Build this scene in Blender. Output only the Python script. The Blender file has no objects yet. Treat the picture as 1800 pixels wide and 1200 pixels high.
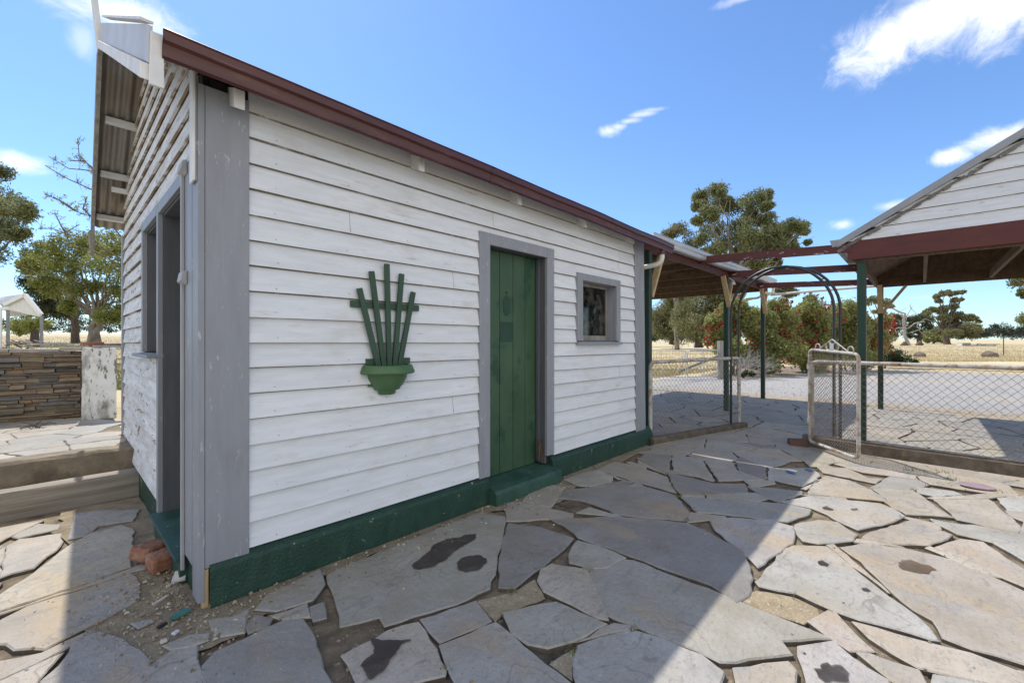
import bpy, bmesh, math, random
import numpy as np
from mathutils import Vector, Matrix
R = random.Random(7)
sc = bpy.context.scene
COL = sc.collection
# ------------------------------------------------------------------ camera
PSI = math.radians(43.4)
CX, CY, CH = -0.5517, -2.8237, 1.42
FW = (math.cos(PSI), math.sin(PSI)); RT = (math.sin(PSI), -math.cos(PSI))
cam = bpy.data.cameras.new('camera'); camo = bpy.data.objects.new('camera', cam); COL.objects.link(camo)
camo.location = (CX, CY, CH); camo.rotation_euler = (math.radians(90), 0, PSI - math.radians(90))
cam.sensor_width = 36; cam.lens = 36 * 760 / 1800; cam.shift_y = 0.0011; cam.clip_end = 5000; cam.clip_start = .05
sc.camera = camo
def at(px, py, d):
    """world point seen at photo pixel px,py at forward depth d (used to place far things in the landscape)"""
    a = (px - 900) / 760; b = (602 - py) / 760
    return Vector((CX + d * (FW[0] + a * RT[0]), CY + d * (FW[1] + a * RT[1]), CH + d * b))
# ------------------------------------------------------------------ sky, clouds, sun
SUN = Vector((0.06, 0.61, 1.0)).normalized()
w = bpy.data.worlds.new('World'); sc.world = w; w.use_nodes = True
wt = w.node_tree; wt.nodes.clear()
def wn(t, **k):
    n = wt.nodes.new(t)
    for a, v in k.items(): setattr(n, a, v)
    return n
sky = wn('ShaderNodeTexSky', sky_type='NISHITA', sun_disc=False)
sky.sun_elevation = math.asin(SUN.z); sky.sun_rotation = math.atan2(SUN.x, SUN.y)
sky.air_density = 1.0; sky.dust_density = 0.3; sky.ozone_density = 2.2
tc = wn('ShaderNodeTexCoord')
def vm(op, a, b=None):
    n = wn('ShaderNodeVectorMath', operation=op)
    for i, v in enumerate((a, b)):
        if v is None: continue
        if isinstance(v, (tuple, list)): n.inputs[i].default_value = v
        else: wt.links.new(v, n.inputs[i])
    return n
def mt(op, a, b=None, c=None, clamp=False):
    n = wn('ShaderNodeMath', operation=op); n.use_clamp = clamp
    for i, v in enumerate((a, b, c)):
        if v is None: continue
        if isinstance(v, (int, float)): n.inputs[i].default_value = v
        else: wt.links.new(v, n.inputs[i])
    return n.outputs[0]
def smooth01(v):
    n = wn('ShaderNodeMapRange', interpolation_type='SMOOTHSTEP'); n.inputs[1].default_value = -.45; n.inputs[2].default_value = 1.0; wt.links.new(v, n.inputs[0]); return n.outputs[0]
DIR = tc.outputs['Generated']
nz = wn('ShaderNodeTexNoise'); nz.inputs['Scale'].default_value = 17; nz.inputs['Detail'].default_value = 12; nz.inputs['Roughness'].default_value = .68
nz.inputs['Distortion'].default_value = .5
wt.links.new(DIR, nz.inputs['Vector'])
noise = mt('SUBTRACT', nz.outputs['Fac'], .5)
CLOUDS = [(0.885,0.038,0.464,0.062,0.040,1),(0.885,-0.019,0.472,0.085,0.042,1),(0.891,-0.080,0.456,0.07,0.042,1),(0.886,0.079,0.457,0.028,0.013,.7),
(0.951,-0.085,0.300,0.034,0.014,.9),(0.957,-0.034,0.289,0.020,0.011,.95),(0.775,0.462,0.431,0.020,0.010,.6),(0.783,0.444,0.436,0.018,0.007,.55),(0.790,0.424,0.443,0.022,0.006,.55),(0.798,0.400,0.451,0.026,0.005,.5),(0.803,0.385,0.455,0.030,0.004,.35),
(0.054,0.868,0.493,0.085,0.030,.75),(-0.038,0.964,0.265,0.034,0.014,.8),(0.972,0.034,0.231,0.022,0.008,.6),(0.972,0.103,0.211,0.018,0.009,.6),
(0.794,0.214,0.578,0.036,0.006,.4),(0.028,0.895,0.445,0.016,0.024,.35),(0.998,-0.021,0.075,0.035,0.003,.25),(-0.25,0.95,0.17,0.10,0.02,.5),(-0.05,0.985,0.16,0.03,0.012,.4)]
mask = None
for (x, y, z, a, b, s) in CLOUDS:
    c = Vector((x, y, z)).normalized()
    r = Vector((c.y, -c.x, 0)).normalized(); u = r.cross(c)
    d = vm('SUBTRACT', DIR, tuple(c))
    du = mt('MULTIPLY', vm('DOT_PRODUCT', d.outputs[0], tuple(r)).outputs['Value'], 1 / a)
    dv = mt('MULTIPLY', vm('DOT_PRODUCT', d.outputs[0], tuple(u)).outputs['Value'], 1 / b)
    q = mt('SQRT', mt('ADD', mt('MULTIPLY', du, du), mt('MULTIPLY', dv, dv)))
    v = mt('ADD', mt('SUBTRACT', 1.0, q), mt('MULTIPLY', noise, 2.5))
    v = mt('MULTIPLY', smooth01(v), s)
    mask = v if mask is None else mt('MAXIMUM', mask, v)
SKYGAIN = (.73, .91, 1.12)
tint = wn('ShaderNodeMix', data_type='RGBA', blend_type='MULTIPLY'); tint.inputs[0].default_value = 1
wt.links.new(sky.outputs[0], tint.inputs[6]); tint.inputs[7].default_value = (*SKYGAIN, 1)
cm = wn('ShaderNodeMix', data_type='RGBA'); wt.links.new(mask, cm.inputs[0]); wt.links.new(tint.outputs[2], cm.inputs[6])
cm.inputs[7].default_value = (7.0, 7.1, 7.25, 1)
# unseen broken white cloud added behind the camera as neutral fill for the shade
nb = wn('ShaderNodeTexNoise'); nb.inputs['Scale'].default_value = 2.6; nb.inputs['Detail'].default_value = 7; nb.inputs['Roughness'].default_value = .55; wt.links.new(DIR, nb.inputs['Vector'])
back = mt('MULTIPLY', mt('SUBTRACT', mt('MULTIPLY', vm('DOT_PRODUCT', DIR, (-.62, -.72, .0)).outputs['Value'], 1.0), .10), 3.0, clamp=True)
bm_ = mt('MULTIPLY', back, mt('MULTIPLY', mt('SUBTRACT', nb.outputs['Fac'], .36), 4.5, clamp=True))
cm2 = wn('ShaderNodeMix', data_type='RGBA'); wt.links.new(bm_, cm2.inputs[0]); wt.links.new(cm.outputs[2], cm2.inputs[6]); cm2.inputs[7].default_value = (8.0, 7.55, 6.8, 1)
bg = wn('ShaderNodeBackground'); bg.inputs[1].default_value = .13
wt.links.new(cm2.outputs[2], bg.inputs[0])
wo = wn('ShaderNodeOutputWorld'); wt.links.new(bg.outputs[0], wo.inputs[0])
sl = bpy.data.lights.new('sun', 'SUN'); so = bpy.data.objects.new('sun', sl); COL.objects.link(so)
sl.energy = 3.1; sl.angle = math.radians(.53); sl.color = (1, .95, .87)
so.rotation_euler = (-SUN).to_track_quat('-Z', 'Y').to_euler()
sc.view_settings.view_transform = 'Standard'; sc.view_settings.look = 'None'; sc.view_settings.gamma = 1
sc.view_settings.exposure = .55
sc.cycles.max_bounces = 8; sc.cycles.diffuse_bounces = 5; sc.cycles.transparent_max_bounces = 8
sc.cycles.use_denoising = True

# ------------------------------------------------------------------ materials
def mat(name, col, col2=None, scale=5, stretch=(1, 1, 1), lo=.35, hi=.65, rough=.7, bump=.25, bscale=60, bdist=.002, bstretch=None,
        dirt=None, chip=None, island=0, attr=None, spec=.35, metallic=0, trans=0, coords='Object', detail=6, alpha=None, contour=0):
    m = bpy.data.materials.new(name); m.use_nodes = True; t = m.node_tree; N = t.nodes; L = t.links
    p = N['Principled BSDF']; p.inputs['Roughness'].default_value = rough; p.inputs['Specular IOR Level'].default_value = spec
    p.inputs['Metallic'].default_value = metallic
    tcn = N.new('ShaderNodeTexCoord')
    if coords == 'World':
        g = N.new('ShaderNodeNewGeometry'); C = g.outputs['Position']
    else: C = tcn.outputs[coords]
    def noise(sc_, st, det=6, rg=.6, off=0):
        mp = N.new('ShaderNodeMapping'); mp.inputs['Scale'].default_value = st; mp.inputs['Location'].default_value = (off, off * .7, off * .3)
        L.new(C, mp.inputs[0]); n = N.new('ShaderNodeTexNoise'); n.inputs['Scale'].default_value = sc_
        n.inputs['Detail'].default_value = det; n.inputs['Roughness'].default_value = rg; L.new(mp.outputs[0], n.inputs['Vector'])
        return n.outputs['Fac']
    def ramp(f, a, b):
        n = N.new('ShaderNodeMapRange'); n.inputs[1].default_value = a; n.inputs[2].default_value = b; L.new(f, n.inputs[0]); return n.outputs[0]
    def mix(f, a, b, mode='MIX'):
        n = N.new('ShaderNodeMix'); n.data_type = 'RGBA'; n.blend_type = mode
        for i, v in ((0, f), (6, a), (7, b)):
            if isinstance(v, tuple): n.inputs[i].default_value = (*v[:3], 1)
            elif isinstance(v, (int, float)): n.inputs[i].default_value = v
            else: L.new(v, n.inputs[i])
        return n.outputs[2]
    base = col
    if attr:
        a = N.new('ShaderNodeVertexColor'); a.layer_name = attr; base = a.outputs[0]
    if col2:
        f = ramp(noise(scale, stretch, detail), lo, hi)
        base = mix(f, base, col2, 'MULTIPLY' if attr else 'MIX')
    if island:
        g = N.new('ShaderNodeNewGeometry')
        r = N.new('ShaderNodeMapRange'); L.new(g.outputs['Random Per Island'], r.inputs[0]); r.inputs[3].default_value = 1 - island; r.inputs[4].default_value = 1 + island * .6
        cmb = N.new('ShaderNodeCombineColor')
        for i in range(3): L.new(r.outputs[0], cmb.inputs[i])
        base = mix(1.0, base, cmb.outputs[0], 'MULTIPLY')
    for k, dd in enumerate((dirt if isinstance(dirt, list) else [dirt]) if dirt else []):
        c, s_, st, a, b = dd; base = mix(ramp(noise(s_, st, 8, .65, 3.1 + k * 7), a, b), base, c)
    hh = None
    if chip:
        for k, ch in enumerate(chip if isinstance(chip, list) else [chip]):
            c, s_, st, a = ch; f = ramp(noise(s_, st, 9, .7, 11.3 + 5 * k), a, a + .025); base = mix(f, base, c); hh = f
    if contour:   # bedding contours of split slate: thin broken darker lines following a height field
        def mm(op, a, b):
            n = N.new('ShaderNodeMath'); n.operation = op
            for i, v in enumerate((a, b)):
                if isinstance(v, (int, float)): n.inputs[i].default_value = v
                else: L.new(v, n.inputs[i])
            return n.outputs[0]
        hf = mm('MULTIPLY', noise(.9, (1, 1, 1), 4, .5, 2.2), 26); fr_ = mm('FRACT', hf, 0); ln = ramp(fr_, .16, .02); ln = mm('MULTIPLY', ln, ramp(noise(2.2, (1, 1, 1), 4, .6, 8.8), .50, .62)); ln = mm('MULTIPLY', ln, .55)
        base = mix(ln, base, (.16, .145, .125)); hh = ln
    if isinstance(base, tuple): p.inputs['Base Color'].default_value = (*base[:3], 1)
    else: L.new(base, p.inputs['Base Color'])
    if bump:
        b = N.new('ShaderNodeBump'); b.inputs['Strength'].default_value = bump; b.inputs['Distance'].default_value = bdist
        L.new(noise(bscale, bstretch or stretch, 5), b.inputs['Height'])
        if hh is not None:
            b2 = N.new('ShaderNodeBump'); b2.inputs['Strength'].default_value = .6; b2.inputs['Distance'].default_value = .002; b2.invert = True
            L.new(hh, b2.inputs['Height']); L.new(b.outputs[0], b2.inputs['Normal']); b = b2
        L.new(b.outputs[0], p.inputs['Normal'])
    if alpha:
        r = N.new('ShaderNodeMapRange'); r.inputs[1].default_value = .35; r.inputs[2].default_value = .6; r.inputs[3].default_value = alpha[0]; r.inputs[4].default_value = alpha[1]
        L.new(noise(7, (1, 1, 1), 6, .6, 5.5), r.inputs[0]); L.new(r.outputs[0], p.inputs['Alpha'])
    if trans:
        tr = N.new('ShaderNodeBsdfTranslucent'); ms = N.new('ShaderNodeMixShader'); ms.inputs[0].default_value = trans
        if isinstance(base, tuple): tr.inputs[0].default_value = (*base[:3], 1)
        else: L.new(base, tr.inputs[0])
        L.new(p.outputs[0], ms.inputs[1]); L.new(tr.outputs[0], ms.inputs[2]); L.new(ms.outputs[0], N['Material Output'].inputs[0])
    return m
WH = (.755, .78, .825)
M = {}
M['board'] = mat('white_board_paint', WH, (.66, .685, .72), 3, (1, 1, 8), island=.06, rough=.55, bump=.5, bscale=45, bdist=.0015, bstretch=(.35, .35, 6),
    dirt=[((.52, .48, .41), 2.2, (1, 1, 2.5), .56, .9), ((.58, .57, .54), 22, (.5, .5, 3), .6, .85), ((.40, .37, .32), 7, (.35, .35, 2.2), .62, .78)], chip=[((.30, .26, .21), 16, (.6, .6, 3), .70), ((.2, .18, .15), 55, (1, 1, 1.5), .715)])
M['peel'] = mat('peeling_white_paint', WH, (.56, .555, .54), 3, (1, 1, 6), island=.08, rough=.65, bump=.5, bscale=40, bdist=.002, bstretch=(1, .3, 5),
    dirt=((.5, .45, .36), 3, (1, 1, 3), .5, .85), chip=[((.24, .17, .11), 5, (1, .8, 3.2), .595), ((.40, .33, .25), 13, (1, .7, 3), .61)])
M['grey'] = mat('grey_trim_paint', (.285, .30, .335), (.25, .262, .29), 4, (4, 4, .6), rough=.5, bump=.35, bscale=70, bstretch=(3, 3, .3), dirt=((.22, .21, .20), 5, (1, 1, .5), .6, .9),
    chip=[((.43, .43, .44), 26, (1.4, 1.4, .35), .625), ((.46, .46, .46), 6, (2.5, 2.5, .5), .625)])
M['whitetrim'] = mat('white_trim_paint', (.74, .745, .75), (.62, .62, .61), 7, rough=.6, bump=.4, dirt=((.4, .36, .3), 6, (1, 1, 1), .6, .85), chip=((.28, .24, .19), 18, (1, 1, 1), .68))
M['maroon'] = mat('maroon_gutter_paint', (.090, .026, .024), (.066, .021, .020), 6, (.4, 2, 2), rough=.36, bump=.12, dirt=[((.15, .075, .06), 12, (.3, 1, 2), .55, .75), ((.045, .02, .018), 3, (.6, 2, 2), .55, .75)], spec=.5)
M['maroontimber'] = mat('maroon_timber_paint', (.115, .030, .026), (.085, .026, .023), 6, (1, .5, 2), rough=.6, bump=.4, chip=((.30, .24, .2), 22, (1, .25, 2.2), .69))
M['maroonpeel'] = mat('peeling_maroon_paint', (.11, .03, .027), (.08, .025, .023), 6, (2, .5, 2), rough=.6, bump=.4, chip=[((.62, .6, .57), 9, (1.5, .6, 2), .615)])
M['green'] = mat('dark_green_plinth_paint', (.011, .044, .028), (.016, .056, .037), 9, rough=.45, bump=1, bscale=75, bdist=.008, dirt=((.045, .08, .062), 7, (1, 1, 1), .58, .8),
    chip=[((.5, .44, .33), 6, (1, 1, 1), .632), ((.40, .36, .27), 18, (1, 1, 1), .66)], spec=.45)
M['greenstep'] = mat('green_step_paint', (.026, .072, .052), (.042, .098, .075), 7, rough=.5, bump=.7, bscale=60, bdist=.004, dirt=((.012, .045, .032), 4, (1, 1, 1), .52, .72), chip=((.36, .33, .25), 8, (1, 1, 1), .64), spec=.4)
M['doorgreen'] = mat('door_green_paint', (.036, .083, .043), (.056, .112, .064), 2.2, (1, 1, .7), island=.10, rough=.42, bump=.25, bscale=50, bstretch=(4, 4, .3),
    dirt=[((.018, .065, .036), 3, (1.2, 1, .8), .55, .62), ((.065, .13, .07), 2.5, (1, 1, 1), .62, .68)], chip=((.55, .55, .5), 45, (1, 1, 1), .80))
M['doordark'] = mat('door_dark_green_patch', (.013, .052, .032), (.018, .062, .04), 8, rough=.4, bump=.2)
M['slatgreen'] = mat('slat_green_paint', (.036, .074, .048), (.048, .09, .06), 8, (3, 3, .5), rough=.6, bump=.4, bstretch=(3, 3, .3), chip=((.3, .3, .25), 40, (1, 1, .3), .74))
M['bowlgreen'] = mat('bowl_green_paint', (.085, .165, .075), (.062, .135, .06), 7, rough=.5, bump=.5, bscale=40, dirt=((.11, .17, .04), 6, (1, 1, 1.5), .58, .75), chip=((.03, .08, .03), 30, (1, 1, 1), .72))
M['postgreen'] = mat('post_green_paint', (.011, .046, .032), (.016, .056, .04), 5, (3, 3, .5), rough=.5, bump=.2)
M['brace'] = mat('raw_timber_brace', (.52, .40, .235), (.42, .31, .17), 6, (5, 5, .8), rough=.7, bump=.3)
M['lining'] = mat('dark_timber_lining', (.155, .10, .062), (.085, .057, .037), 4, (.4, 4, 3), rough=.8, bump=.5, bscale=20, dirt=((.20, .13, .08), 2.5, (1, 1, 1), .55, .8))
M['iron'] = mat('old_corrugated_iron', (.30, .29, .27), (.22, .20, .175), 3, (1, .5, 1), rough=.42, bump=.1, metallic=.35, dirt=[((.20, .15, .10), 2, (2, .4, .4), .48, .72), ((.12, .105, .09), 7, (3, .5, .5), .6, .8)])
M['zinc'] = mat('galvanised_sheet', (.58, .60, .62), (.48, .49, .50), 5, (.4, 1, 1), rough=.45, bump=.05, metallic=.35)
M['greybarge'] = mat('grey_barge_cap', (.30, .315, .34), (.25, .26, .28), 5, rough=.45, bump=.1, metallic=.1, chip=((.16, .13, .11), 10, (1, 1, 1), .70))
M['pvc'] = mat('white_pvc', (.72, .71, .68), (.62, .60, .56), 10, rough=.4, bump=.05, dirt=((.4, .37, .3), 6, (1, 1, 1), .6, .8))
M['pipe'] = mat('weathered_white_pipe', (.50, .485, .46), (.40, .385, .36), 14, rough=.55, bump=.5, bscale=70, dirt=((.27, .19, .12), 9, (1, 1, 1), .47, .62), chip=((.17, .09, .05), 18, (1, 1, 1), .60))
M['wire'] = mat('galvanised_wire', (.25, .235, .215), (.17, .13, .10), 6, rough=.5, bump=0, metallic=.4)
M['archblack'] = mat('black_arch_tube', (.014, .018, .018), (.02, .024, .024), 10, rough=.35, bump=.2, chip=((.4, .4, .4), 25, (1, 1, .4), .72), spec=.5)
M['kerb'] = mat('old_concrete_kerb', (.165, .135, .10), (.09, .072, .055), 7, rough=.9, bump=1, bscale=70, bdist=.006, dirt=[((.25, .205, .14), 5, (1, 1, 1), .57, .75), ((.05, .042, .032), 4, (1, 1, 1), .56, .76)])  # shade of the kerb's side face put into the base colour
M['steptimber'] = mat('weathered_timber_step', (.37, .335, .285), (.20, .17, .135), 3, (.35, 6, 9), rough=.85, bump=1, bscale=14, bdist=.006, bstretch=(.4, 8, 12), chip=((.06, .048, .036), 5, (.3, 8, 10), .66))
M['stone'] = mat('stacked_slate_stone', (.3, .3, .3), (.75, .70, .64), 14, (1, 1, 3), attr='tint', rough=.85, bump=.9, bscale=45, bdist=.006)
M['whitewash'] = mat('whitewashed_pillar', (.70, .69, .66), (.60, .59, .55), 5, rough=.85, bump=.9, bscale=35, bdist=.006, dirt=((.30, .29, .26), 4.5, (1.4, 1.4, .5), .50, .62), chip=((.19, .18, .16), 13, (1.2, 1.2, .4), .565))
M['brick'] = mat('old_brick', (.31, .14, .085), (.23, .10, .065), 14, rough=.9, bump=.8, bscale=80, bdist=.004, dirt=((.34, .27, .21), 9, (1, 1, 1), .50, .70))
M['whitesteel'] = mat('white_steel_sheet', (.78, .79, .80), (.72, .73, .74), 4, rough=.4, bump=.02)
M['greysteel'] = mat('grey_steel_post', (.25, .27, .28), (.2, .22, .23), 6, rough=.5, bump=.1)
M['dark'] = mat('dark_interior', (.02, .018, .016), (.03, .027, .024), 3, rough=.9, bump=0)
M['greywood'] = mat('grey_weathered_wood', (.33, .315, .29), (.2, .185, .165), 5, (4, 4, .6), rough=.85, bump=.8, bscale=25, bdist=.005, bstretch=(5, 5, .4))
M['bark'] = mat('bark', (.16, .125, .095), (.085, .066, .05), 5, (3, 3, .7), rough=.9, bump=1, bscale=14, bdist=.03)
M['gumbark'] = mat('pale_gum_bark', (.36, .32, .27), (.16, .13, .105), 2, (1, 1, .5), rough=.85, bump=.6, bscale=8, bdist=.02)
M['deadwood'] = mat('bleached_dead_wood', (.40, .38, .36), (.27, .25, .235), 4, (1, 1, .5), rough=.9, bump=.4)
def leafmat(name, a, b, isl=.4, tr=.45): return mat(name, a, b, .9, rough=.55, bump=0, island=isl, trans=tr, spec=.3, lo=.3, hi=.7)
M['leaf_gum'] = leafmat('gum_leaf', (.26, .275, .125), (.175, .20, .095))
M['leaf_gum_tan'] = leafmat('tan_gum_leaf', (.30, .28, .13), (.20, .20, .095))
M['leaf_dark'] = leafmat('dark_leaf', (.115, .135, .065), (.08, .10, .05))
M['leaf_olive'] = leafmat('olive_leaf', (.30, .295, .145), (.21, .215, .105))
M['leaf_yellow'] = leafmat('yellow_green_leaf', (.36, .375, .10), (.21, .24, .075))
M['leaf_bush'] = leafmat('bottlebrush_leaf', (.42, .43, .16), (.26, .285, .105))
M['leaf_low'] = leafmat('low_shrub_leaf', (.052, .082, .034), (.036, .06, .026))
M['flower'] = mat('red_flower', (.42, .05, .032), (.28, .025, .02), 3, rough=.6, bump=0, island=.4, trans=.2)
M['leaf_far'] = leafmat('far_wood_leaf', (.062, .074, .052), (.045, .056, .042), .3)
M['strawblade'] = mat('dry_grass_blade', (.60, .50, .30), (.50, .41, .23), .3, rough=.8, bump=0, island=.35, trans=.25)
M['greenblade'] = mat('green_grass_blade', (.15, .19, .055), (.23, .22, .08), .8, rough=.8, bump=0, island=.35, trans=.25)
M['stepcon'] = mat('worn_concrete_step', (.27, .225, .165), (.17, .14, .10), 7, rough=.9, bump=1, bscale=70, bdist=.006, dirt=[((.33, .28, .20), 5, (1, 1, 1), .55, .75), ((.09, .075, .055), 4, (1, 1, 1), .56, .76)])
M['jamb'] = mat('jamb_paint_with_recess_shade', (.115, .12, .135), (.09, .095, .105), 4, (4, 4, .6), rough=.55, bump=.35, bscale=70, bstretch=(3, 3, .3), chip=((.3, .3, .3), 30, (1.4, 1.4, .35), .72))  # trim grey darkened: shade of the deep reveals put into the colour
M['palegrey'] = mat('pale_grey_strip', (.40, .41, .43), (.33, .335, .35), 6, (3, 3, .5), rough=.6, bump=.3, chip=((.2, .18, .15), 16, (1, 1, .5), .7))
M['lapdirtshade'] = mat('board_lap_grime_and_shade', (.34, .315, .265), (.22, .195, .155), 8, (1, 1, 3), rough=.8, bump=.2, dirt=((.60, .60, .60), 9, (1, 1, 1), .56, .70))  # board grime plus the shadow line under each lap, put into the colour
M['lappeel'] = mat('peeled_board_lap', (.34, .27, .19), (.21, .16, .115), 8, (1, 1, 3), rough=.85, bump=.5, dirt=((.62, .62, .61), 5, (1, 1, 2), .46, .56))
def glassmat():
    m = bpy.data.materials.new('dusty_window_glass'); m.use_nodes = True; t = m.node_tree; N = t.nodes; L = t.links
    p = N['Principled BSDF']; p.inputs['Base Color'].default_value = (.03, .03, .03, 1); p.inputs['Roughness'].default_value = .06
    tr = N.new('ShaderNodeBsdfTransparent'); tr.inputs[0].default_value = (.8, .82, .8, 1)
    df = N.new('ShaderNodeBsdfDiffuse'); df.inputs[0].default_value = (.35, .33, .30, 1)
    gl = N.new('ShaderNodeBsdfGlossy'); gl.inputs['Roughness'].default_value = .05
    fr = N.new('ShaderNodeFresnel'); fr.inputs[0].default_value = 1.5
    tcn = N.new('ShaderNodeTexCoord'); n = N.new('ShaderNodeTexNoise'); n.inputs['Scale'].default_value = 9; n.inputs['Detail'].default_value = 9; L.new(tcn.outputs['Object'], n.inputs['Vector'])
    r = N.new('ShaderNodeMapRange'); r.inputs[1].default_value = .45; r.inputs[2].default_value = .85; r.inputs[3].default_value = .02; r.inputs[4].default_value = .4; L.new(n.outputs['Fac'], r.inputs[0])
    a = N.new('ShaderNodeMixShader'); L.new(r.outputs[0], a.inputs[0]); L.new(tr.outputs[0], a.inputs[1]); L.new(df.outputs[0], a.inputs[2])
    b = N.new('ShaderNodeMixShader'); L.new(fr.outputs[0], b.inputs[0]); L.new(a.outputs[0], b.inputs[1]); L.new(gl.outputs[0], b.inputs[2])
    L.new(b.outputs[0], N['Material Output'].inputs[0]); return m
M['glass'] = glassmat()
def plain(name, c, r=.5, bump=.1): return mat(name, c, tuple(v * .8 for v in c), 12, rough=r, bump=bump)

# ------------------------------------------------------------------ mesh helpers
class MB:
    def __init__(s): s.v = []; s.f = []; s.mi = []; s.col = []
    def add(s, vs, fs, mi=0, col=None):
        o = len(s.v); s.v += [tuple(v) for v in vs]
        for f in fs: s.f.append([o + i for i in f]); s.mi.append(mi); s.col.append(col)
        return s
    def hexa(s, p, mi=0, col=None):   # 8 points: bottom ring 0-3, top ring 4-7
        return s.add(p, [(3, 2, 1, 0), (4, 5, 6, 7), (0, 1, 5, 4), (1, 2, 6, 5), (2, 3, 7, 6), (3, 0, 4, 7)], mi, col)
    def box(s, x0, x1, y0, y1, z0, z1, mi=0, col=None):
        return s.hexa([(x0, y0, z0), (x1, y0, z0), (x1, y1, z0), (x0, y1, z0), (x0, y0, z1), (x1, y0, z1), (x1, y1, z1), (x0, y1, z1)], mi, col)
    def beam(s, a, b, w_, h_, up=(0, 0, 1), mi=0, cham=0, cmi=None):
        a = Vector(a); b = Vector(b); d = (b - a).normalized(); up = Vector(up)
        if abs(d.dot(up)) > .98: up = Vector((0, 1, 0))
        sd = d.cross(up).normalized(); u = sd.cross(d).normalized()
        w2, h2 = w_ / 2, h_ / 2
        if cham: c = cham; ring = [(-w2 + c, -h2), (w2 - c, -h2), (w2, -h2 + c), (w2, h2 - c), (w2 - c, h2), (-w2 + c, h2), (-w2, h2 - c), (-w2, -h2 + c)]
        else: ring = [(-w2, -h2), (w2, -h2), (w2, h2), (-w2, h2)]
        n = len(ring); vs = [p + sd * x + u * y for p in (a, b) for x, y in ring]
        fs = [tuple(range(n - 1, -1, -1)), tuple(range(n, 2 * n))]; ms = [mi, mi]
        for i in range(n): fs.append((i, (i + 1) % n, n + (i + 1) % n, n + i)); ms.append(cmi if (cham and cmi is not None and i % 2 == 1) else mi)
        o = len(s.v); s.v += [tuple(v) for v in vs]
        for f, m_ in zip(fs, ms): s.f.append([o + i for i in f]); s.mi.append(m_); s.col.append(None)
        return s
    def tube(s, pts, r, n=8, mi=0, closed=False, cap=True):
        pts = [Vector(p) for p in pts]; k = len(pts); rs = r if isinstance(r, (list, tuple)) else [r] * k
        prev = None; o = len(s.v)
        for i, p in enumerate(pts):
            d = (pts[(i + 1) % k if closed else min(i + 1, k - 1)] - pts[i - 1 if closed else max(i - 1, 0)]).normalized()
            if prev is None:
                a = Vector((0, 0, 1)) if abs(d.z) < .9 else Vector((1, 0, 0)); prev = d.cross(a).normalized()
            prev = (prev - d * prev.dot(d)).normalized(); q = d.cross(prev)
            for j in range(n):
                t = 2 * math.pi * j / n; s.v.append(tuple(p + (prev * math.cos(t) + q * math.sin(t)) * rs[i]))
        for i in range(k if closed else k - 1):
            for j in range(n):
                a0 = o + i * n; b0 = o + ((i + 1) % k) * n
                s.f.append([a0 + j, a0 + (j + 1) % n, b0 + (j + 1) % n, b0 + j]); s.mi.append(mi); s.col.append(None)
        if cap and not closed:
            s.f.append([o + j for j in range(n - 1, -1, -1)]); s.mi.append(mi); s.col.append(None)
            s.f.append([o + (k - 1) * n + j for j in range(n)]); s.mi.append(mi); s.col.append(None)
        return s
    def lathe(s, prof, c, n=24, a0=0, a1=2 * math.pi, mi=0):
        full = abs(a1 - a0 - 2 * math.pi) < 1e-6; m = n if full else n + 1; o = len(s.v)
        for r, z in prof:
            for j in range(m):
                t = a0 + (a1 - a0) * j / n; s.v.append((c[0] + r * math.cos(t), c[1] + r * math.sin(t), c[2] + z))
        for i in range(len(prof) - 1):
            for j in range(n):
                j2 = (j + 1) % m if full else j + 1
                s.f.append([o + i * m + j, o + i * m + j2, o + (i + 1) * m + j2, o + (i + 1) * m + j]); s.mi.append(mi); s.col.append(None)
        return s
    def prof(s, poly, axis, a, b, mi=0, off=None):
        """closed 2-D polygon swept along axis from a to b; poly in the two other axes; off(t)->(du,dv)"""
        n = len(poly); ts = [a, b]
        o = len(s.v)
        for k, t in enumerate(ts):
            du, dv = off[k] if off else (0, 0)
            for u, v in poly:
                u += du; v += dv
                s.v.append({'x': (t, u, v), 'y': (u, t, v), 'z': (u, v, t)}[axis])
        for f in [list(range(n - 1, -1, -1)), list(range(n, 2 * n))] + [[i, (i + 1) % n, n + (i + 1) % n, n + i] for i in range(n)]:
            s.f.append([o + i for i in f]); s.mi.append(mi); s.col.append(None)
        return s
    def build(s, name, ms, parent=None, smooth=False, bevel=0, seg=2, angle=40):
        me = bpy.data.meshes.new(name); off = Vector((0, 0, 0))
        if parent is not None: off = WLOC.get(parent.name, Vector((0, 0, 0)))
        me.from_pydata([(x - off.x, y - off.y, z - off.z) for x, y, z in s.v], [], s.f); 
        if any(c is not None for c in s.col):
            ca = me.color_attributes.new('tint', 'FLOAT_COLOR', 'CORNER'); arr = np.ones((len(me.loops), 4), dtype=np.float32); i = 0
            for p, c in zip(s.f, s.col):
                k = len(p); arr[i:i + k, :3] = c if c is not None else (1, 1, 1); i += k
            ca.data.foreach_set('color', arr.ravel())
        for m_ in (ms if isinstance(ms, (list, tuple)) else [ms]): me.materials.append(m_)
        me.polygons.foreach_set('material_index', s.mi)
        bm = bmesh.new(); bm.from_mesh(me); bmesh.ops.recalc_face_normals(bm, faces=bm.faces); bm.to_mesh(me); bm.free()
        ob = bpy.data.objects.new(name, me); COL.objects.link(ob)
        if parent is not None: ob.parent = parent; WLOC[ob.name] = off
        else: WLOC[ob.name] = Vector((0, 0, 0))
        if smooth:
            me.polygons.foreach_set('use_smooth', [True] * len(me.polygons))
            if angle < 180:
                try: me.set_sharp_from_angle(angle=math.radians(angle))
                except Exception: pass
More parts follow.
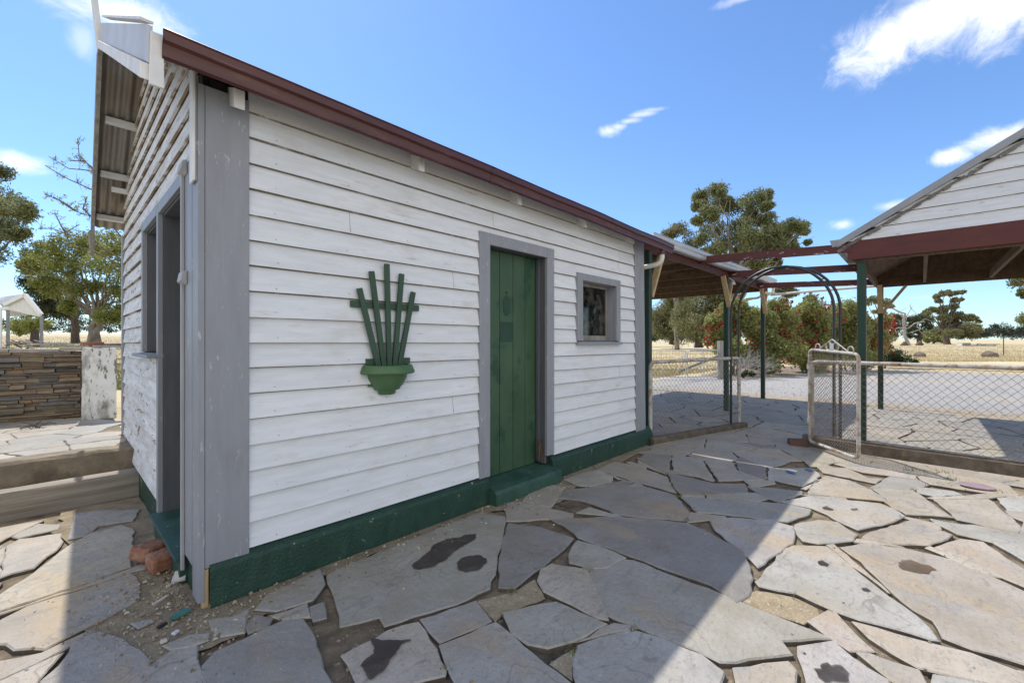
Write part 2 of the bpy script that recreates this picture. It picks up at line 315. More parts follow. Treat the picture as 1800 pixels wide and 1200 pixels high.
        if bevel:
            b = ob.modifiers.new('bevel', 'BEVEL'); b.width = bevel; b.segments = seg; b.limit_method = 'ANGLE'; b.angle_limit = math.radians(35)
        me.update(); return ob
WLOC = {}
def thing(name, label, cat, loc=(0, 0, 0), group=None):
    o = bpy.data.objects.new(name, None); COL.objects.link(o); o.location = loc; o['label'] = label; o['category'] = cat
    if group: o['group'] = group
    WLOC[o.name] = Vector(loc); return o
def tag(o, label, cat, group=None):
    o['label'] = label; o['category'] = cat
    if group: o['group'] = group
    return o
def struct(o, kind='structure'): o['kind'] = kind; return o
def recentre(o):
    """give a one-mesh thing an origin at its own base"""
    me = o.data; n = len(me.vertices); a = np.empty(n * 3, dtype=np.float32); me.vertices.foreach_get('co', a); a = a.reshape(-1, 3)
    c = (a.min(0) + a.max(0)) / 2; c[2] = a[:, 2].min(); a -= c; me.vertices.foreach_set('co', a.ravel()); o.location = [float(v) for v in c]; me.update(); return o
def jit(a): return R.uniform(-a, a)
# ------------------------------------------------------------------ terrain height
def sst(a, b, x):
    t = min(1, max(0, (x - a) / (b - a))); return t * t * (3 - 2 * t)
def terr(x, y):
    dx, dy = x - CX, y - CY; r = math.hypot(dx, dy)
    if r < 1e-6: return 0
    ang = math.degrees(math.atan2(dy, dx))      # 0 along +X, 90 along +Y
    k = sst(45, 82, ang) * (1 - sst(150, 175, ang))
    s1 = .0075 * max(0, r - 27) * sst(-60, -20, ang) * (1 - sst(60, 90, ang))
    s1 = min(s1, 3.2)
    q = max(0, r - 9.5)
    s2 = .38 * sst(6.5, 9.5, r) + (.0265 * q if q < 40 else 1.06 + .0165 * (q - 40))
    s2 = min(s2, 6)
    return s1 * (1 - k) + s2 * k
SLABS = [
('g',[(0.588,-0.198),(0.737,-0.165),(1.899,-0.15),(1.964,-0.366),(1.81,-0.508),(1.538,-0.733),(1.17,-1.02),(1.013,-1.009),(0.582,-0.877),(0.598,-0.794),(0.427,-0.721),(0.492,-0.531)]),
('b',[(1.898,-0.471),(2.006,-0.686),(2.036,-0.992),(1.834,-1.046),(1.27,-1.115),(1.217,-1.046),(1.473,-0.798),(1.7,-0.61)]),
('g',[(2.017,-1.038),(2.05,-1.191),(2.034,-1.412),(1.834,-1.391),(1.749,-1.324),(1.725,-1.181),(1.81,-1.11)]),
('t',[(1.633,-1.108),(1.725,-1.315),(1.661,-1.386),(1.39,-1.664),(1.367,-1.619),(1.36,-1.376),(1.363,-1.265),(1.421,-1.167),(1.535,-1.098)]),
('m',[(1.059,-1.057),(1.231,-1.138),(1.416,-1.145),(1.322,-1.29),(1.077,-1.219),(1.01,-1.229)]),
('w',[(1.062,-1.231),(1.327,-1.379),(1.36,-1.675),(1.138,-1.63),(1.017,-1.566),(0.971,-1.484),(0.979,-1.376)]),
('g',[(0.736,-0.958),(1.04,-1.047),(0.981,-1.232),(0.7,-1.172),(0.709,-1.072)]),
('g',[(0.685,-1.186),(0.984,-1.26),(0.951,-1.474),(0.927,-1.762),(0.92,-1.806),(0.584,-1.451),(0.633,-1.308)]),
('t',[(0.497,-0.921),(0.572,-0.908),(0.718,-0.971),(0.68,-1.121),(0.615,-1.327),(0.591,-1.349),(0.448,-1.273),(0.309,-1.127),(0.343,-0.914)]),
('b',[(1.129,-1.655),(1.245,-1.696),(1.413,-1.793),(1.452,-1.96),(1.467,-2.103),(1.425,-2.211),(1.312,-2.22),(0.92,-1.806),(0.964,-1.75)]),
('m',[(0.964,-1.64),(1.084,-1.656),(0.954,-1.739)]),
('b',[(2.178,-0.669),(2.584,-1.022),(2.859,-1.488),(2.786,-1.696),(2.652,-1.956),(2.329,-2.092),(2.111,-2.125),(1.994,-2.096),(2.077,-1.935),(2.064,-1.619),(2.068,-1.418),(2.06,-1.017),(2.132,-0.877)]),
('b',[(2.804,-0.337),(3.053,-0.461),(3.444,-0.846),(3.407,-1.167),(3.12,-1.4),(2.899,-1.469),(2.712,-1.17),(2.623,-0.984),(2.678,-0.905),(2.691,-0.581),(2.603,-0.424)]),
('w',[(3.059,-0.139),(3.387,-0.157),(3.598,-0.214),(3.487,-0.464),(3.317,-0.546),(3.079,-0.47),(3.001,-0.34)]),
('w',[(3.653,-0.199),(4.021,-0.167),(4.055,-0.407),(3.894,-0.873),(3.585,-1.071),(3.476,-1.153),(3.506,-0.815),(3.557,-0.45)]),
('g',[(4.375,-0.284),(4.643,-0.567),(4.297,-0.727),(3.969,-0.84),(4.133,-0.422)]),
('g',[(4.669,-0.594),(4.795,-0.757),(4.341,-1.142),(4.105,-1.246),(4.193,-0.843)]),
('g',[(4.699,-0.588),(4.879,-0.763),(4.764,-0.932),(4.115,-1.282),(4.069,-1.284),(4.163,-0.829)]),
('b',[(4.314,-0.328),(4.624,-0.26),(4.747,-0.548),(4.285,-0.733),(3.972,-0.837)]),
('b',[(4.045,-0.822),(4.007,-1.309),(4.214,-1.538),(3.945,-1.645),(3.595,-1.352),(3.467,-1.207),(3.628,-1.055)]),
('g',[(4.832,-0.933),(4.993,-1.188),(4.653,-1.334),(4.489,-1.645),(4.118,-1.316)]),
('b',[(5.005,-1.229),(5.275,-1.197),(5.013,-1.529),(4.55,-1.658),(4.505,-1.642),(4.646,-1.363)]),
('g',[(4.984,-1.574),(5.319,-1.928),(5.102,-2.032),(4.867,-2.046),(4.503,-1.98),(4.536,-1.675)]),
('d',[(4.155,-1.574),(4.35,-2.002),(4.254,-2.014),(3.865,-1.904),(3.922,-1.772),(4.05,-1.667)]),
('d',[(3.406,-1.211),(3.848,-1.925),(3.871,-1.987),(3.857,-2.148),(3.72,-2.153),(3.424,-2.057),(3.208,-1.578),(3.133,-1.466)]),
('g',[(3.897,-1.923),(4.246,-2.074),(4.451,-2.563),(4.363,-2.654),(4.225,-2.733),(3.859,-2.607),(3.628,-2.478),(3.695,-2.38),(3.825,-2.265),(3.898,-2.148)]),
('g',[(3.048,-1.598),(3.221,-1.711),(3.383,-1.959),(3.359,-2.108),(3.157,-2.158),(3.032,-2.168),(2.501,-2.079),(2.575,-2.012),(2.873,-1.697)]),
('g',[(3.417,-2.11),(3.638,-2.228),(3.692,-2.347),(3.513,-2.483),(3.371,-2.472),(3.138,-2.299),(3.121,-2.213),(3.208,-2.16)]),
('t',[(3.453,-2.513),(3.624,-2.546),(4.142,-2.768),(3.993,-2.99),(3.782,-2.931),(3.636,-2.864),(3.491,-2.672)]),
('g',[(2.307,-2.109),(2.896,-2.148),(2.988,-2.17),(3.134,-2.348),(3.068,-2.403),(2.963,-2.472),(2.645,-2.699),(2.515,-2.816),(2.337,-2.884),(2.318,-2.859),(2.307,-2.717),(2.271,-2.592),(2.297,-2.401),(2.324,-2.314),(2.262,-2.143)]),
('t',[(3.187,-2.419),(3.36,-2.515),(3.48,-2.742),(3.472,-2.977),(3.246,-3.251),(3.151,-3.319),(2.362,-3.213),(2.387,-3.154),(2.362,-3.0),(2.383,-2.901),(2.528,-2.866),(2.584,-2.797),(2.762,-2.684),(3.04,-2.545)]),
('t',[(3.636,-2.893),(3.935,-3.028),(3.977,-3.148),(3.616,-3.293),(3.421,-3.355),(3.248,-3.331),(3.318,-3.259),(3.529,-3.004)]),
('g',[(4.283,-2.878),(4.275,-3.367),(4.096,-3.445),(3.65,-3.385),(3.781,-3.311),(4.01,-3.197),(4.035,-3.024),(4.186,-2.912)]),
('t',[(4.892,-2.912),(5.26,-3.27),(4.877,-3.337),(4.578,-3.385),(4.376,-3.353),(4.418,-3.04)]),
('t',[(4.891,-2.483),(5.112,-2.772),(4.449,-3.009),(4.28,-2.739),(4.44,-2.663),(4.79,-2.538)]),
('t',[(4.531,-2.037),(5.069,-2.087),(5.058,-2.289),(4.829,-2.472),(4.533,-2.58),(4.421,-2.334),(4.283,-2.062)]),
('g',[(5.357,-3.331),(5.611,-3.517),(5.689,-3.658),(5.085,-3.577),(5.01,-3.45),(4.956,-3.352)]),
('g',[(5.264,-2.794),(5.33,-3.048),(5.249,-3.109),(5.008,-2.922),(5.043,-2.806)]),
('t',[(5.426,-1.966),(5.593,-2.218),(5.308,-2.427),(5.365,-2.54),(5.127,-2.494),(5.171,-2.282),(5.205,-2.049)]),
('m',[(2.122,-2.11),(2.201,-2.143),(2.271,-2.311),(2.237,-2.414),(2.18,-2.431),(2.057,-2.388),(2.038,-2.215),(2.05,-2.118)]),
('t',[(2.236,-2.572),(2.258,-2.661),(2.281,-2.813),(2.325,-2.99),(2.304,-3.145),(2.286,-3.203),(2.153,-3.128),(2.051,-2.87),(2.038,-2.815),(2.134,-2.647)]),
('g',[(1.834,-2.404),(1.994,-2.521),(1.92,-2.602),(1.852,-2.727),(1.776,-2.73),(1.55,-2.491)]),
('t',[(1.48,-2.23),(1.595,-2.317),(1.69,-2.398),(1.656,-2.434),(1.541,-2.448),(1.378,-2.276)]),
('t',[(1.968,-2.612),(2.005,-2.652),(2.002,-2.728),(2.017,-2.82),(1.918,-2.848),(1.837,-2.762)]),
('g',[(2.027,-2.862),(2.132,-3.114),(2.03,-3.092),(1.86,-2.866)]),
('w',[(2.017,-1.43),(2.04,-1.471),(2.032,-2.084),(2.022,-2.248),(2.011,-2.525),(1.826,-2.343),(1.756,-2.4),(1.476,-2.176),(1.478,-2.066),(1.441,-1.772),(1.42,-1.551),(1.515,-1.373),(1.683,-1.268),(1.989,-1.271)]),
('t',[(-0.855,0.829),(-0.763,0.932),(-0.647,1.126),(-0.515,1.437),(-0.366,1.664),(-0.197,1.679),(-0.143,1.523),(-0.184,1.056),(-0.223,0.802),(-0.468,0.737),(-0.75,0.7),(-0.842,0.68)]),
('g',[(-0.744,0.594),(-0.656,0.662),(-0.469,0.67),(-0.232,0.71),(-0.205,0.538),(-0.225,0.316),(-0.34,0.245),(-0.481,0.179),(-0.581,0.116),(-0.678,0.218),(-0.71,0.304),(-0.766,0.368)]),
('g',[(-0.539,-0.08),(-0.486,0.11),(-0.404,0.102),(-0.321,-0.059),(-0.281,-0.212),(-0.256,-0.322),(-0.265,-0.362),(-0.36,-0.429),(-0.599,-0.233),(-0.589,-0.143)]),
('b',[(-0.107,-0.529),(-0.049,-0.475),(0.072,-0.476),(0.254,-0.463),(0.324,-0.518),(0.317,-0.634),(0.274,-0.848),(0.24,-1.035),(0.235,-1.141),(-0.137,-0.748)]),
('g',[(-0.469,1.926),(-0.441,2.26),(-0.253,2.179),(-0.057,1.972),(-0.126,1.728),(-0.32,1.779),(-0.398,1.624),(-0.483,1.626)]),
('g',[(-0.766,2.005),(-0.642,2.201),(-0.522,2.048),(-0.533,1.945),(-0.728,1.929)]),
('t',[(-0.778,1.204),(-0.785,1.802),(-0.727,1.902),(-0.514,1.811),(-0.525,1.536),(-0.643,1.232),(-0.735,1.232)]),
('m',[(-0.167,0.383),(-0.109,0.387),(-0.062,0.3),(-0.084,0.219),(-0.16,0.234)]),
('g',[(-0.286,0.067),(-0.212,0.031),(-0.209,0.006),(-0.266,-0.01)]),
('w',[(-0.207,-0.25),(-0.103,-0.252),(-0.033,-0.304),(-0.051,-0.359),(-0.123,-0.354),(-0.184,-0.307)]),
('w',[(-0.008,-0.185),(0.083,-0.236),(0.163,-0.224),(0.083,-0.419),(0.002,-0.373),(-0.02,-0.274)]),
('b',[(0.105,-0.368),(0.164,-0.3),(0.217,-0.4),(0.184,-0.448),(0.1,-0.437)]),
('g',[(0.263,-0.158),(0.588,-0.095),(0.541,-0.281),(0.422,-0.394),(0.339,-0.381),(0.252,-0.36),(0.177,-0.262)]),
('b',[(0.388,-0.442),(0.46,-0.449),(0.41,-0.6),(0.353,-0.579)]),
('w',[(-0.72,0.16),(-0.593,0.1),(-0.429,0.154),(-0.416,0.129),(-0.527,0.052),(-0.603,0.012),(-0.71,-0.015),(-0.763,0.027),(-0.774,0.177)]),
]
STAINS = [
('k',[(1.009,-0.472),(1.054,-0.46),(1.187,-0.407),(1.265,-0.351),(1.376,-0.345),(1.475,-0.399),(1.521,-0.395),(1.584,-0.445),(1.523,-0.501),(1.419,-0.514),(1.305,-0.532),(1.191,-0.583),(1.082,-0.588),(1.016,-0.564),(0.986,-0.525)]),
('k',[(1.211,-0.666),(1.264,-0.64),(1.338,-0.654),(1.387,-0.698),(1.383,-0.766),(1.345,-0.807),(1.247,-0.831),(1.178,-0.796),(1.167,-0.736)]),
('k',[(0.483,-0.92),(0.527,-0.981),(0.612,-1.065),(0.602,-1.072),(0.563,-1.057),(0.538,-1.079),(0.476,-1.105),(0.413,-1.149),(0.354,-1.153),(0.352,-1.12),(0.366,-1.045),(0.402,-1.026),(0.443,-1.019),(0.464,-0.991)]),
('n',[(3.12,-2.718),(3.224,-2.731),(3.269,-2.778),(3.243,-2.82),(3.255,-2.861),(3.215,-2.895),(3.172,-2.865),(3.113,-2.854),(3.083,-2.8),(3.075,-2.74)]),
('k',[(2.816,-2.34),(2.867,-2.362),(2.835,-2.4),(2.792,-2.394),(2.783,-2.361)]),
('k',[(2.628,-2.575),(2.654,-2.594),(2.637,-2.617),(2.609,-2.607),(2.606,-2.584)]),
('k',[(3.97,-2.209),(4.022,-2.229),(3.977,-2.288),(3.928,-2.271),(3.931,-2.225)]),
('k',[(4.089,-2.386),(4.149,-2.428),(4.106,-2.439),(4.062,-2.406)]),
('k',[(1.706,-2.487),(1.725,-2.512),(1.764,-2.507),(1.791,-2.523),(1.778,-2.54),(1.812,-2.568),(1.775,-2.602),(1.722,-2.607),(1.646,-2.534),(1.663,-2.509)]),
]
# ================================================================== GROUND
def axis_pts():
    a = [0]; s = .8
    while a[-1] < 1500: a.append(a[-1] + s); s *= 1.09
    return sorted(set([-x for x in a] + a))
ax = axis_pts(); nx = len(ax)
gv = [(x + CX, y + CY, terr(x + CX, y + CY) - .035) for y in ax for x in ax]
gf = [(j * nx + i, j * nx + i + 1, (j + 1) * nx + i + 1, (j + 1) * nx + i) for j in range(nx - 1) for i in range(nx - 1)]
M['field'] = mat('dry_paddock_grass', (.60, .495, .30), (.50, .395, .215), .05, (1, 1, 1), coords='World', rough=.95, bump=1, bscale=3, bdist=.12, lo=.35, hi=.65,
    dirt=[((.43, .34, .18), .35, (1, 1, 1), .55, .75), ((.64, .57, .40), .16, (1, 1, 1), .5, .7), ((.46, .38, .21), .9, (1, 1, 1), .55, .7)])
g = MB(); g.add(gv, gf); go = struct(g.build('ground', M['field'], smooth=True, angle=180))
def sheet(name, poly, z, m, follow=False, dense=0):
    b = MB()
    if dense:
        xs = [p[0] for p in poly]; ys = [p[1] for p in poly]
        bm = bmesh.new(); vs = [bm.verts.new((x, y, 0)) for x, y in poly]; bm.faces.new(vs)
        for k in range(int((max(xs) - min(xs)) / dense)): 
            bmesh.ops.bisect_plane(bm, geom=bm.verts[:] + bm.edges[:] + bm.faces[:], plane_co=(min(xs) + (k + .5) * dense, 0, 0), plane_no=(1, 0, 0))
        for k in range(int((max(ys) - min(ys)) / dense)):
            bmesh.ops.bisect_plane(bm, geom=bm.verts[:] + bm.edges[:] + bm.faces[:], plane_co=(0, min(ys) + (k + .5) * dense, 0), plane_no=(0, 1, 0))
        bm.verts.index_update()
        b.add([(v.co.x, v.co.y, z + (terr(v.co.x, v.co.y) if follow else 0)) for v in bm.verts], [[v.index for v in f.verts] for f in bm.faces]); bm.free()
    else: b.add([(x, y, z) for x, y in poly], [list(range(len(poly)))])
    return struct(b.build(name, m))
def wob(poly, n=6, a=.15):
    out = []
    for i, p in enumerate(poly):
        q = poly[(i + 1) % len(poly)]
        for k in range(n):
            t = k / n; out.append((p[0] + (q[0] - p[0]) * t + jit(a), p[1] + (q[1] - p[1]) * t + jit(a)))
    return out
M['gravel'] = mat('grey_gravel', (.43, .41, .385), (.325, .31, .29), 30, coords='World', rough=.95, bump=1, bscale=55, bdist=.02, lo=.3, hi=.7,
    dirt=[((.44, .385, .31), .35, (1, 1, 1), .50, .66), ((.29, .275, .26), .8, (.4, 1.6, 1), .55, .75), ((.47, .46, .45), 30, (1, 1, 1), .60, .70), ((.20, .195, .19), 24, (1, 1, 1), .60, .72)])
M['side'] = mat('dirty_slab_side', (.15, .13, .105), (.08, .068, .053), 14, coords='World', rough=.95, bump=.6, bscale=40)
M['bed'] = mat('mortar_and_dirt', (.235, .185, .125), (.12, .095, .065), 9, coords='World', rough=.98, bump=1, bscale=60, bdist=.012,
    dirt=[((.065, .055, .042), 2.6, (1, 1, 1), .53, .68), ((.42, .36, .26), 32, (1, 1, 1), .60, .70), ((.34, .28, .19), 1.3, (1, 1, 1), .54, .68), ((.55, .53, .48), 55, (1, 1, 1), .70, .74)])
M['dirtsoil'] = mat('tan_crumbly_dirt', (.33, .27, .185), (.22, .175, .115), 7, coords='World', rough=.98, bump=1, bscale=70, bdist=.012, dirt=[((.13, .10, .07), 4, (1, 1, 1), .55, .72), ((.46, .41, .32), 38, (1, 1, 1), .60, .70), ((.20, .19, .175), 9, (1, 1, 1), .60, .70)])
M['agg'] = mat('exposed_aggregate_mortar', (.40, .33, .22), (.30, .235, .15), 12, coords='World', rough=.98, bump=1, bscale=75, bdist=.012,
    dirt=[((.52, .46, .36), 45, (1, 1, 1), .56, .66), ((.22, .165, .10), 40, (1, 1, 1), .60, .70)])
gravel = wob([(11.9, 3.6), (14.5, 4.6), (17.0, 4.6), (18.5, 4.1), (22.8, 4.6), (28, 2.8), (34, 1.5), (41, .6), (42.5, -8), (44, -22), (40, -45), (10, -45), (11.8, -12), (11.6, -5), (11.4, -2), (11.9, 1)], 5, .12)
sheet('gravel_road', gravel, -.012, M['gravel'])
dirtpoly = wob([(12.0, 2.8), (13.2, 3.4), (15.5, 2.9), (19, 2.9), (23, 1.6), (30, .9), (31, 5.5), (22, 8), (14, 7)], 4, .3)
M['verge'] = mat('bare_dirt_verge', (.30, .225, .16), (.19, .14, .10), 2.5, coords='World', rough=.98, bump=1, bscale=25, bdist=.03, dirt=[((.42, .34, .22), 1.2, (1, 1, 1), .5, .7), ((.10, .075, .055), 5, (1, 1, 1), .55, .7)])
sheet('dirt_verge', wob([(17.6, 2.6), (19.5, 1.6), (23, .9), (29, .2), (36, -.9), (37, .6), (30, 5), (23.5, 4.5), (19.2, 4.2)], 4, .2), -.006, M['verge'])
M['tanfines'] = mat('tan_gravel_fines', (.43, .355, .255), (.33, .265, .185), 6, coords='World', rough=.98, bump=1, bscale=50, bdist=.012, dirt=((.50, .45, .37), 20, (1, 1, 1), .55, .7))
sheet('gravel_margin', wob([(11.3, 4.6), (12.2, 4.4), (12.9, 2), (12.9, -1), (12.6, -4), (12.7, -9), (12.4, -16), (11.2, -16), (11.5, -9), (11.4, -3)], 5, .1), -.008, M['tanfines'])
bedpoly = [(-9, -9), (11.9, -9), (11.75, -5), (11.55, -2.6), (11.75, -1), (12.15, .3), (12.2, 4.4), (5.0, 4.4), (-.0, 2.7), (-9, 2.7)]
sheet('paving_bed', wob(bedpoly, 8, .05), -.019, M['bed'])
apron = wob([(-.55, 1.9), (-.30, .9), (-.42, .35), (-.50, -.10), (-.25, -.42), (.12, -.40), (.35, -.20), (1.0, -.16), (2.0, -.20), (2.3, -.42), (2.75, -.50), (3.05, -.30), (5.1, -.16), (5.1, -.02), (.02, -.02), (.0, 2.45), (-.5, 2.45)], 6, .03)
sheet('dirt_apron', apron, -.0025, M['dirtsoil'])

# ------------------------------------------------------------------ flagstones
PAL = {'g': (.37, .35, .312), 'b': (.27, .256, .237), 'p': (.43, .415, .385), 't': (.44, .395, .33), 'w': (.385, .36, .31), 'd': (.30, .29, .275), 'm': None}
def tint(c, k=.06):
    f = 1 + jit(k * 1.3); return tuple(v * f * (1 + jit(.02)) for v in c)
def area(p): return .5 * sum(p[i][0] * p[(i + 1) % len(p)][1] - p[(i + 1) % len(p)][0] * p[i][1] for i in range(len(p)))
def rough_outline(p, step=.09, amp=.012):
    out = []
    for i in range(len(p)):
        a = p[i]; b = p[(i + 1) % len(p)]; L = math.hypot(b[0] - a[0], b[1] - a[1]); n = max(1, int(L / step))
        nx_, ny_ = (-(b[1] - a[1]) / (L + 1e-9), (b[0] - a[0]) / (L + 1e-9))
        for k in range(n):
            t = k / n; o = jit(amp) if k else jit(amp * .3); out.append((a[0] + (b[0] - a[0]) * t + nx_ * o, a[1] + (b[1] - a[1]) * t + ny_ * o))
    return out
def inset(p, d):
    n = len(p); out = []
    for i in range(n):
        a = p[i - 1]; b = p[i]; c = p[(i + 1) % n]
        e1 = Vector((b[0] - a[0], b[1] - a[1])); e2 = Vector((c[0] - b[0], c[1] - b[1]))
        if e1.length < 1e-6 or e2.length < 1e-6: out.append(b); continue
        e1.normalize(); e2.normalize(); nn = Vector((-e1.y - e2.y, e1.x + e2.x))
        if nn.length < .3: out.append(b); continue
        nn.normalize(); k = max(.5, nn.dot(Vector((-e1.y, e1.x)))); out.append((b[0] + nn.x * d / k, b[1] + nn.y * d / k))
    return out
def slab(mb, poly, z, col, gap=.008, th=.045, amp=.010, step=.09, ch=.006, tilt=True):
    if area(poly) < 0: poly = poly[::-1]
    p = inset(rough_outline(poly, step, amp), gap); q = inset(p, ch); n = len(p); dz = jit(.003); tx, ty = (jit(.004), jit(.004)) if tilt else (0, 0)
    cx = sum(a for a, b in p) / n; cy = sum(b for a, b in p) / n
    zf = lambda x, y: z + dz + (x - cx) * tx + (y - cy) * ty
    vs = [(x, y, zf(x, y) - th) for x, y in p] + [(x, y, zf(x, y) - ch * .8 - abs(jit(.002))) for x, y in p] + [(x, y, zf(x, y)) for x, y in q]
    fs = [tuple(range(2 * n, 3 * n))]
    for i in range(n):
        j = (i + 1) % n; fs += [(n + i, n + j, 2 * n + j, 2 * n + i)]
    o_ = len(mb.v); mb.add(vs, fs, 0, col)
    for i in range(n): mb.f.append([o_ + i, o_ + (i + 1) % n, o_ + n + (i + 1) % n, o_ + n + i]); mb.mi.append(1); mb.col.append(None)
def clip(p, a, b, c):    # keep a x + b y <= c
    out = []
    for i in range(len(p)):
        P_, Q_ = p[i], p[(i + 1) % len(p)]; dp = a * P_[0] + b * P_[1] - c; dq = a * Q_[0] + b * Q_[1] - c
        if dp <= 0: out.append(P_)
        if dp * dq < 0: t = dp / (dp - dq); out.append((P_[0] + (Q_[0] - P_[0]) * t, P_[1] + (Q_[1] - P_[1]) * t))
    return out
def hull(pts):
    pts = sorted(set(pts))
    def half(ps):
        h = []
        for p in ps:
            while len(h) > 1 and (h[-1][0] - h[-2][0]) * (p[1] - h[-2][1]) - (h[-1][1] - h[-2][1]) * (p[0] - h[-2][0]) <= 0: h.pop()
            h.append(p)
        return h
    a = half(pts); b = half(pts[::-1]); return a[:-1] + b[:-1]
def overlap(p, h):
    q = p
    for i in range(len(h)):
        a, b = h[i], h[(i + 1) % len(h)]; nx_, ny_ = b[1] - a[1], -(b[0] - a[0]); q = clip(q, nx_, ny_, nx_ * a[0] + ny_ * a[1])
        if len(q) < 3: return 0
    return abs(area(q))
HULLS = [hull(p) for c, p in SLABS]
HBOX = [(min(x for x, y in h), max(x for x, y in h), min(y for x, y in h), max(y for x, y in h)) for h in HULLS]
def voro(x0, x1, y0, y1, cell, keep, z, mb, cols, blockers=True, gr=(.000, .009), **kw):
    seeds = {}
    nx_, ny_ = int((x1 - x0) / cell) + 1, int((y1 - y0) / cell) + 1
    for i in range(-1, nx_ + 1):
        for j in range(-1, ny_ + 1): seeds[i, j] = (x0 + (i + .5 + jit(.44)) * cell, y0 + (j + .5 + jit(.44)) * cell)
    for i in range(nx_):
        for j in range(ny_):
            sx, sy = seeds[i, j]
            if not keep(sx, sy): continue
            p = [(sx - 2 * cell, sy - 2 * cell), (sx + 2 * cell, sy - 2 * cell), (sx + 2 * cell, sy + 2 * cell), (sx - 2 * cell, sy + 2 * cell)]
            for di in range(-2, 3):
                for dj in range(-2, 3):
                    o = seeds.get((i + di, j + dj))
                    if not o or (di == 0 and dj == 0): continue
                    a, b = o[0] - sx, o[1] - sy; p = clip(p, a, b, (o[0] ** 2 + o[1] ** 2 - sx * sx - sy * sy) / 2)
                    if len(p) < 3: break
                if len(p) < 3: break
            if len(p) < 3: continue
            if blockers:
                for h, (a0, a1, b0, b1) in zip(HULLS, HBOX):
                    if len(p) < 3: break
                    if max(x for x, y in p) < a0 or min(x for x, y in p) > a1 or max(y for x, y in p) < b0 or min(y for x, y in p) > b1: continue
                    if overlap(p, h) < .003: continue
                    best = []; ba = 0
                    for k in range(len(h)):
                        a, b = h[k], h[(k + 1) % len(h)]; ex, ey = b[1] - a[1], -(b[0] - a[0]); q = clip(p, -ex, -ey, -(ex * a[0] + ey * a[1]))
                        if len(q) > 2 and abs(area(q)) > ba: ba = abs(area(q)); best = q
                    p = best
            if len(p) < 3 or abs(area(p)) < cell * cell * .05: continue
            # merge tiny edges
            pp = [p[0]]
            for v in p[1:]:
                if math.hypot(v[0] - pp[-1][0], v[1] - pp[-1][1]) > .03: pp.append(v)
            if len(pp) < 3 or not all(keep(x, y) for x, y in [(sum(a for a, b in pp) / len(pp), sum(b for a, b in pp) / len(pp))]): continue
            slab(mb, pp, z, tint(cols(sx, sy)), gap=R.uniform(*gr), **kw)
M['slate'] = mat('slate_flagstone', (.3, .3, .3), (.80, .76, .70), 3.2, (1, 1, 1), coords='World', attr='tint', rough=.62, bump=1, bscale=22, bdist=.009, lo=.34, hi=.66, spec=.32, contour=1,
    dirt=[((.42, .31, .18), 1.5, (1.6, .55, 1), .53, .76), ((.30, .29, .27), 2.6, (1, 1, 1), .54, .70), ((.22, .205, .185), 7.5, (.6, 2.0, 1), .57, .76), ((.50, .485, .455), 70, (1, 1, 1), .60, .78), ((.27, .255, .235), 24, (1, 1.4, 1), .53, .70), ((.17, .155, .14), 80, (1, 1, 1), .58, .72)], chip=((.62, .61, .58), 30, (1, 1, 1), .75))
M['oil'] = mat('dark_oil_stain', (.045, .036, .030), (.062, .050, .042), 9, rough=.5, bump=.3, bscale=30, coords='World', alpha=(.62, .95))
M['rustoil'] = mat('brown_oil_stain', (.17, .105, .045), (.10, .085, .065), 5, rough=.5, bump=.2, coords='World', alpha=(.6, .9))
pv = MB(); ag = MB(); st = MB()
for c, p in SLABS:
    if c in 'gb' and sum(q[1] for q in p) / len(p) < -1.75: c = 'p'  # paler stone past the eave's shadow edge: sunlight put into the slab tint
    if c == 'm': slab(ag, p, -.001, None, gap=-.012, th=.035, amp=.006, step=.05, ch=.003)
    else: slab(pv, p, .008, tint(PAL[c]), gap=-.004, th=.045, tilt=False, amp=.010, step=.07, ch=.007)
for c, p in STAINS:
    q = rough_outline(p if area(p) > 0 else p[::-1], .016, .0055); n = len(q)
    st.add([(x, y, .0125) for x, y in q], [list(range(n))], 1 if c == 'n' else 0)
def keep_main(x, y):
    if -.05 < x < 5.3 and y > -.12: return False
    if x <= 0 and y > 2.45: return False
    if x < -6 or y < -7 or x > 11.75 + .3 * sst(-1, 1, y): return False
    if x > 5.3 and y > 4.1: return False
    return True
def cols(x, y):
    r = R.random()
    if y < -1.9 or x > 6.6: return PAL['t'] if r < .55 else PAL['w'] if r < .8 else PAL['g']
    return PAL['g'] if r < .4 else PAL['b'] if r < .6 else PAL['w'] if r < .85 else PAL['t']
voro(-6, 6.3, -7, 2.6, .52, keep_main, .006, pv, cols)
voro(6.3, 12.2, -7, 4.3, .62, keep_main, .006, pv, cols, gr=(.008, .022))
struct(pv.build('flagstone_paving', [M['slate'], M['side']])); struct(ag.build('mortar_patches', [M['agg'], M['side']])); struct(st.build('oil_stains', [M['oil'], M['rustoil']]))
# small rubble lying in the joints by the wall: stuff
rb = MB()
for k in range(1300):
    if k < 700: x, y = R.gauss(-.08, .22), R.gauss(.15, .38)
    elif k < 1050: x, y = R.uniform(.2, 3.2), -.09 - abs(R.gauss(0, .14))
    else: x, y = R.uniform(-2, 6), R.uniform(-3.0, -.2)
    if x > -.03 and y > -.07: continue
    s = abs(R.gauss(.002, .0022)) + .0016
    if k < 25: s *= 1.5
    z = .008; r = [(jit(s) + dx * s, jit(s * .5) + dy * s) for dx, dy in ((-1, -1), (1, -1), (1, 1), (-1, 1))]
    c = R.choice([(.42, .36, .27), (.3, .26, .2), (.5, .47, .42), (.2, .16, .12), (.34, .26, .18), (.3, .24, .17)])
    rb.hexa([(x + a, y + b, z - .004) for a, b in r] + [(x + a * .6, y + b * .6, z + s * R.uniform(.5, 1.2)) for a, b in r], 0, c)
M['pebble'] = mat('loose_pebbles', (.3, .3, .3), (.8, .78, .74), 40, attr='tint', rough=.9, bump=0)
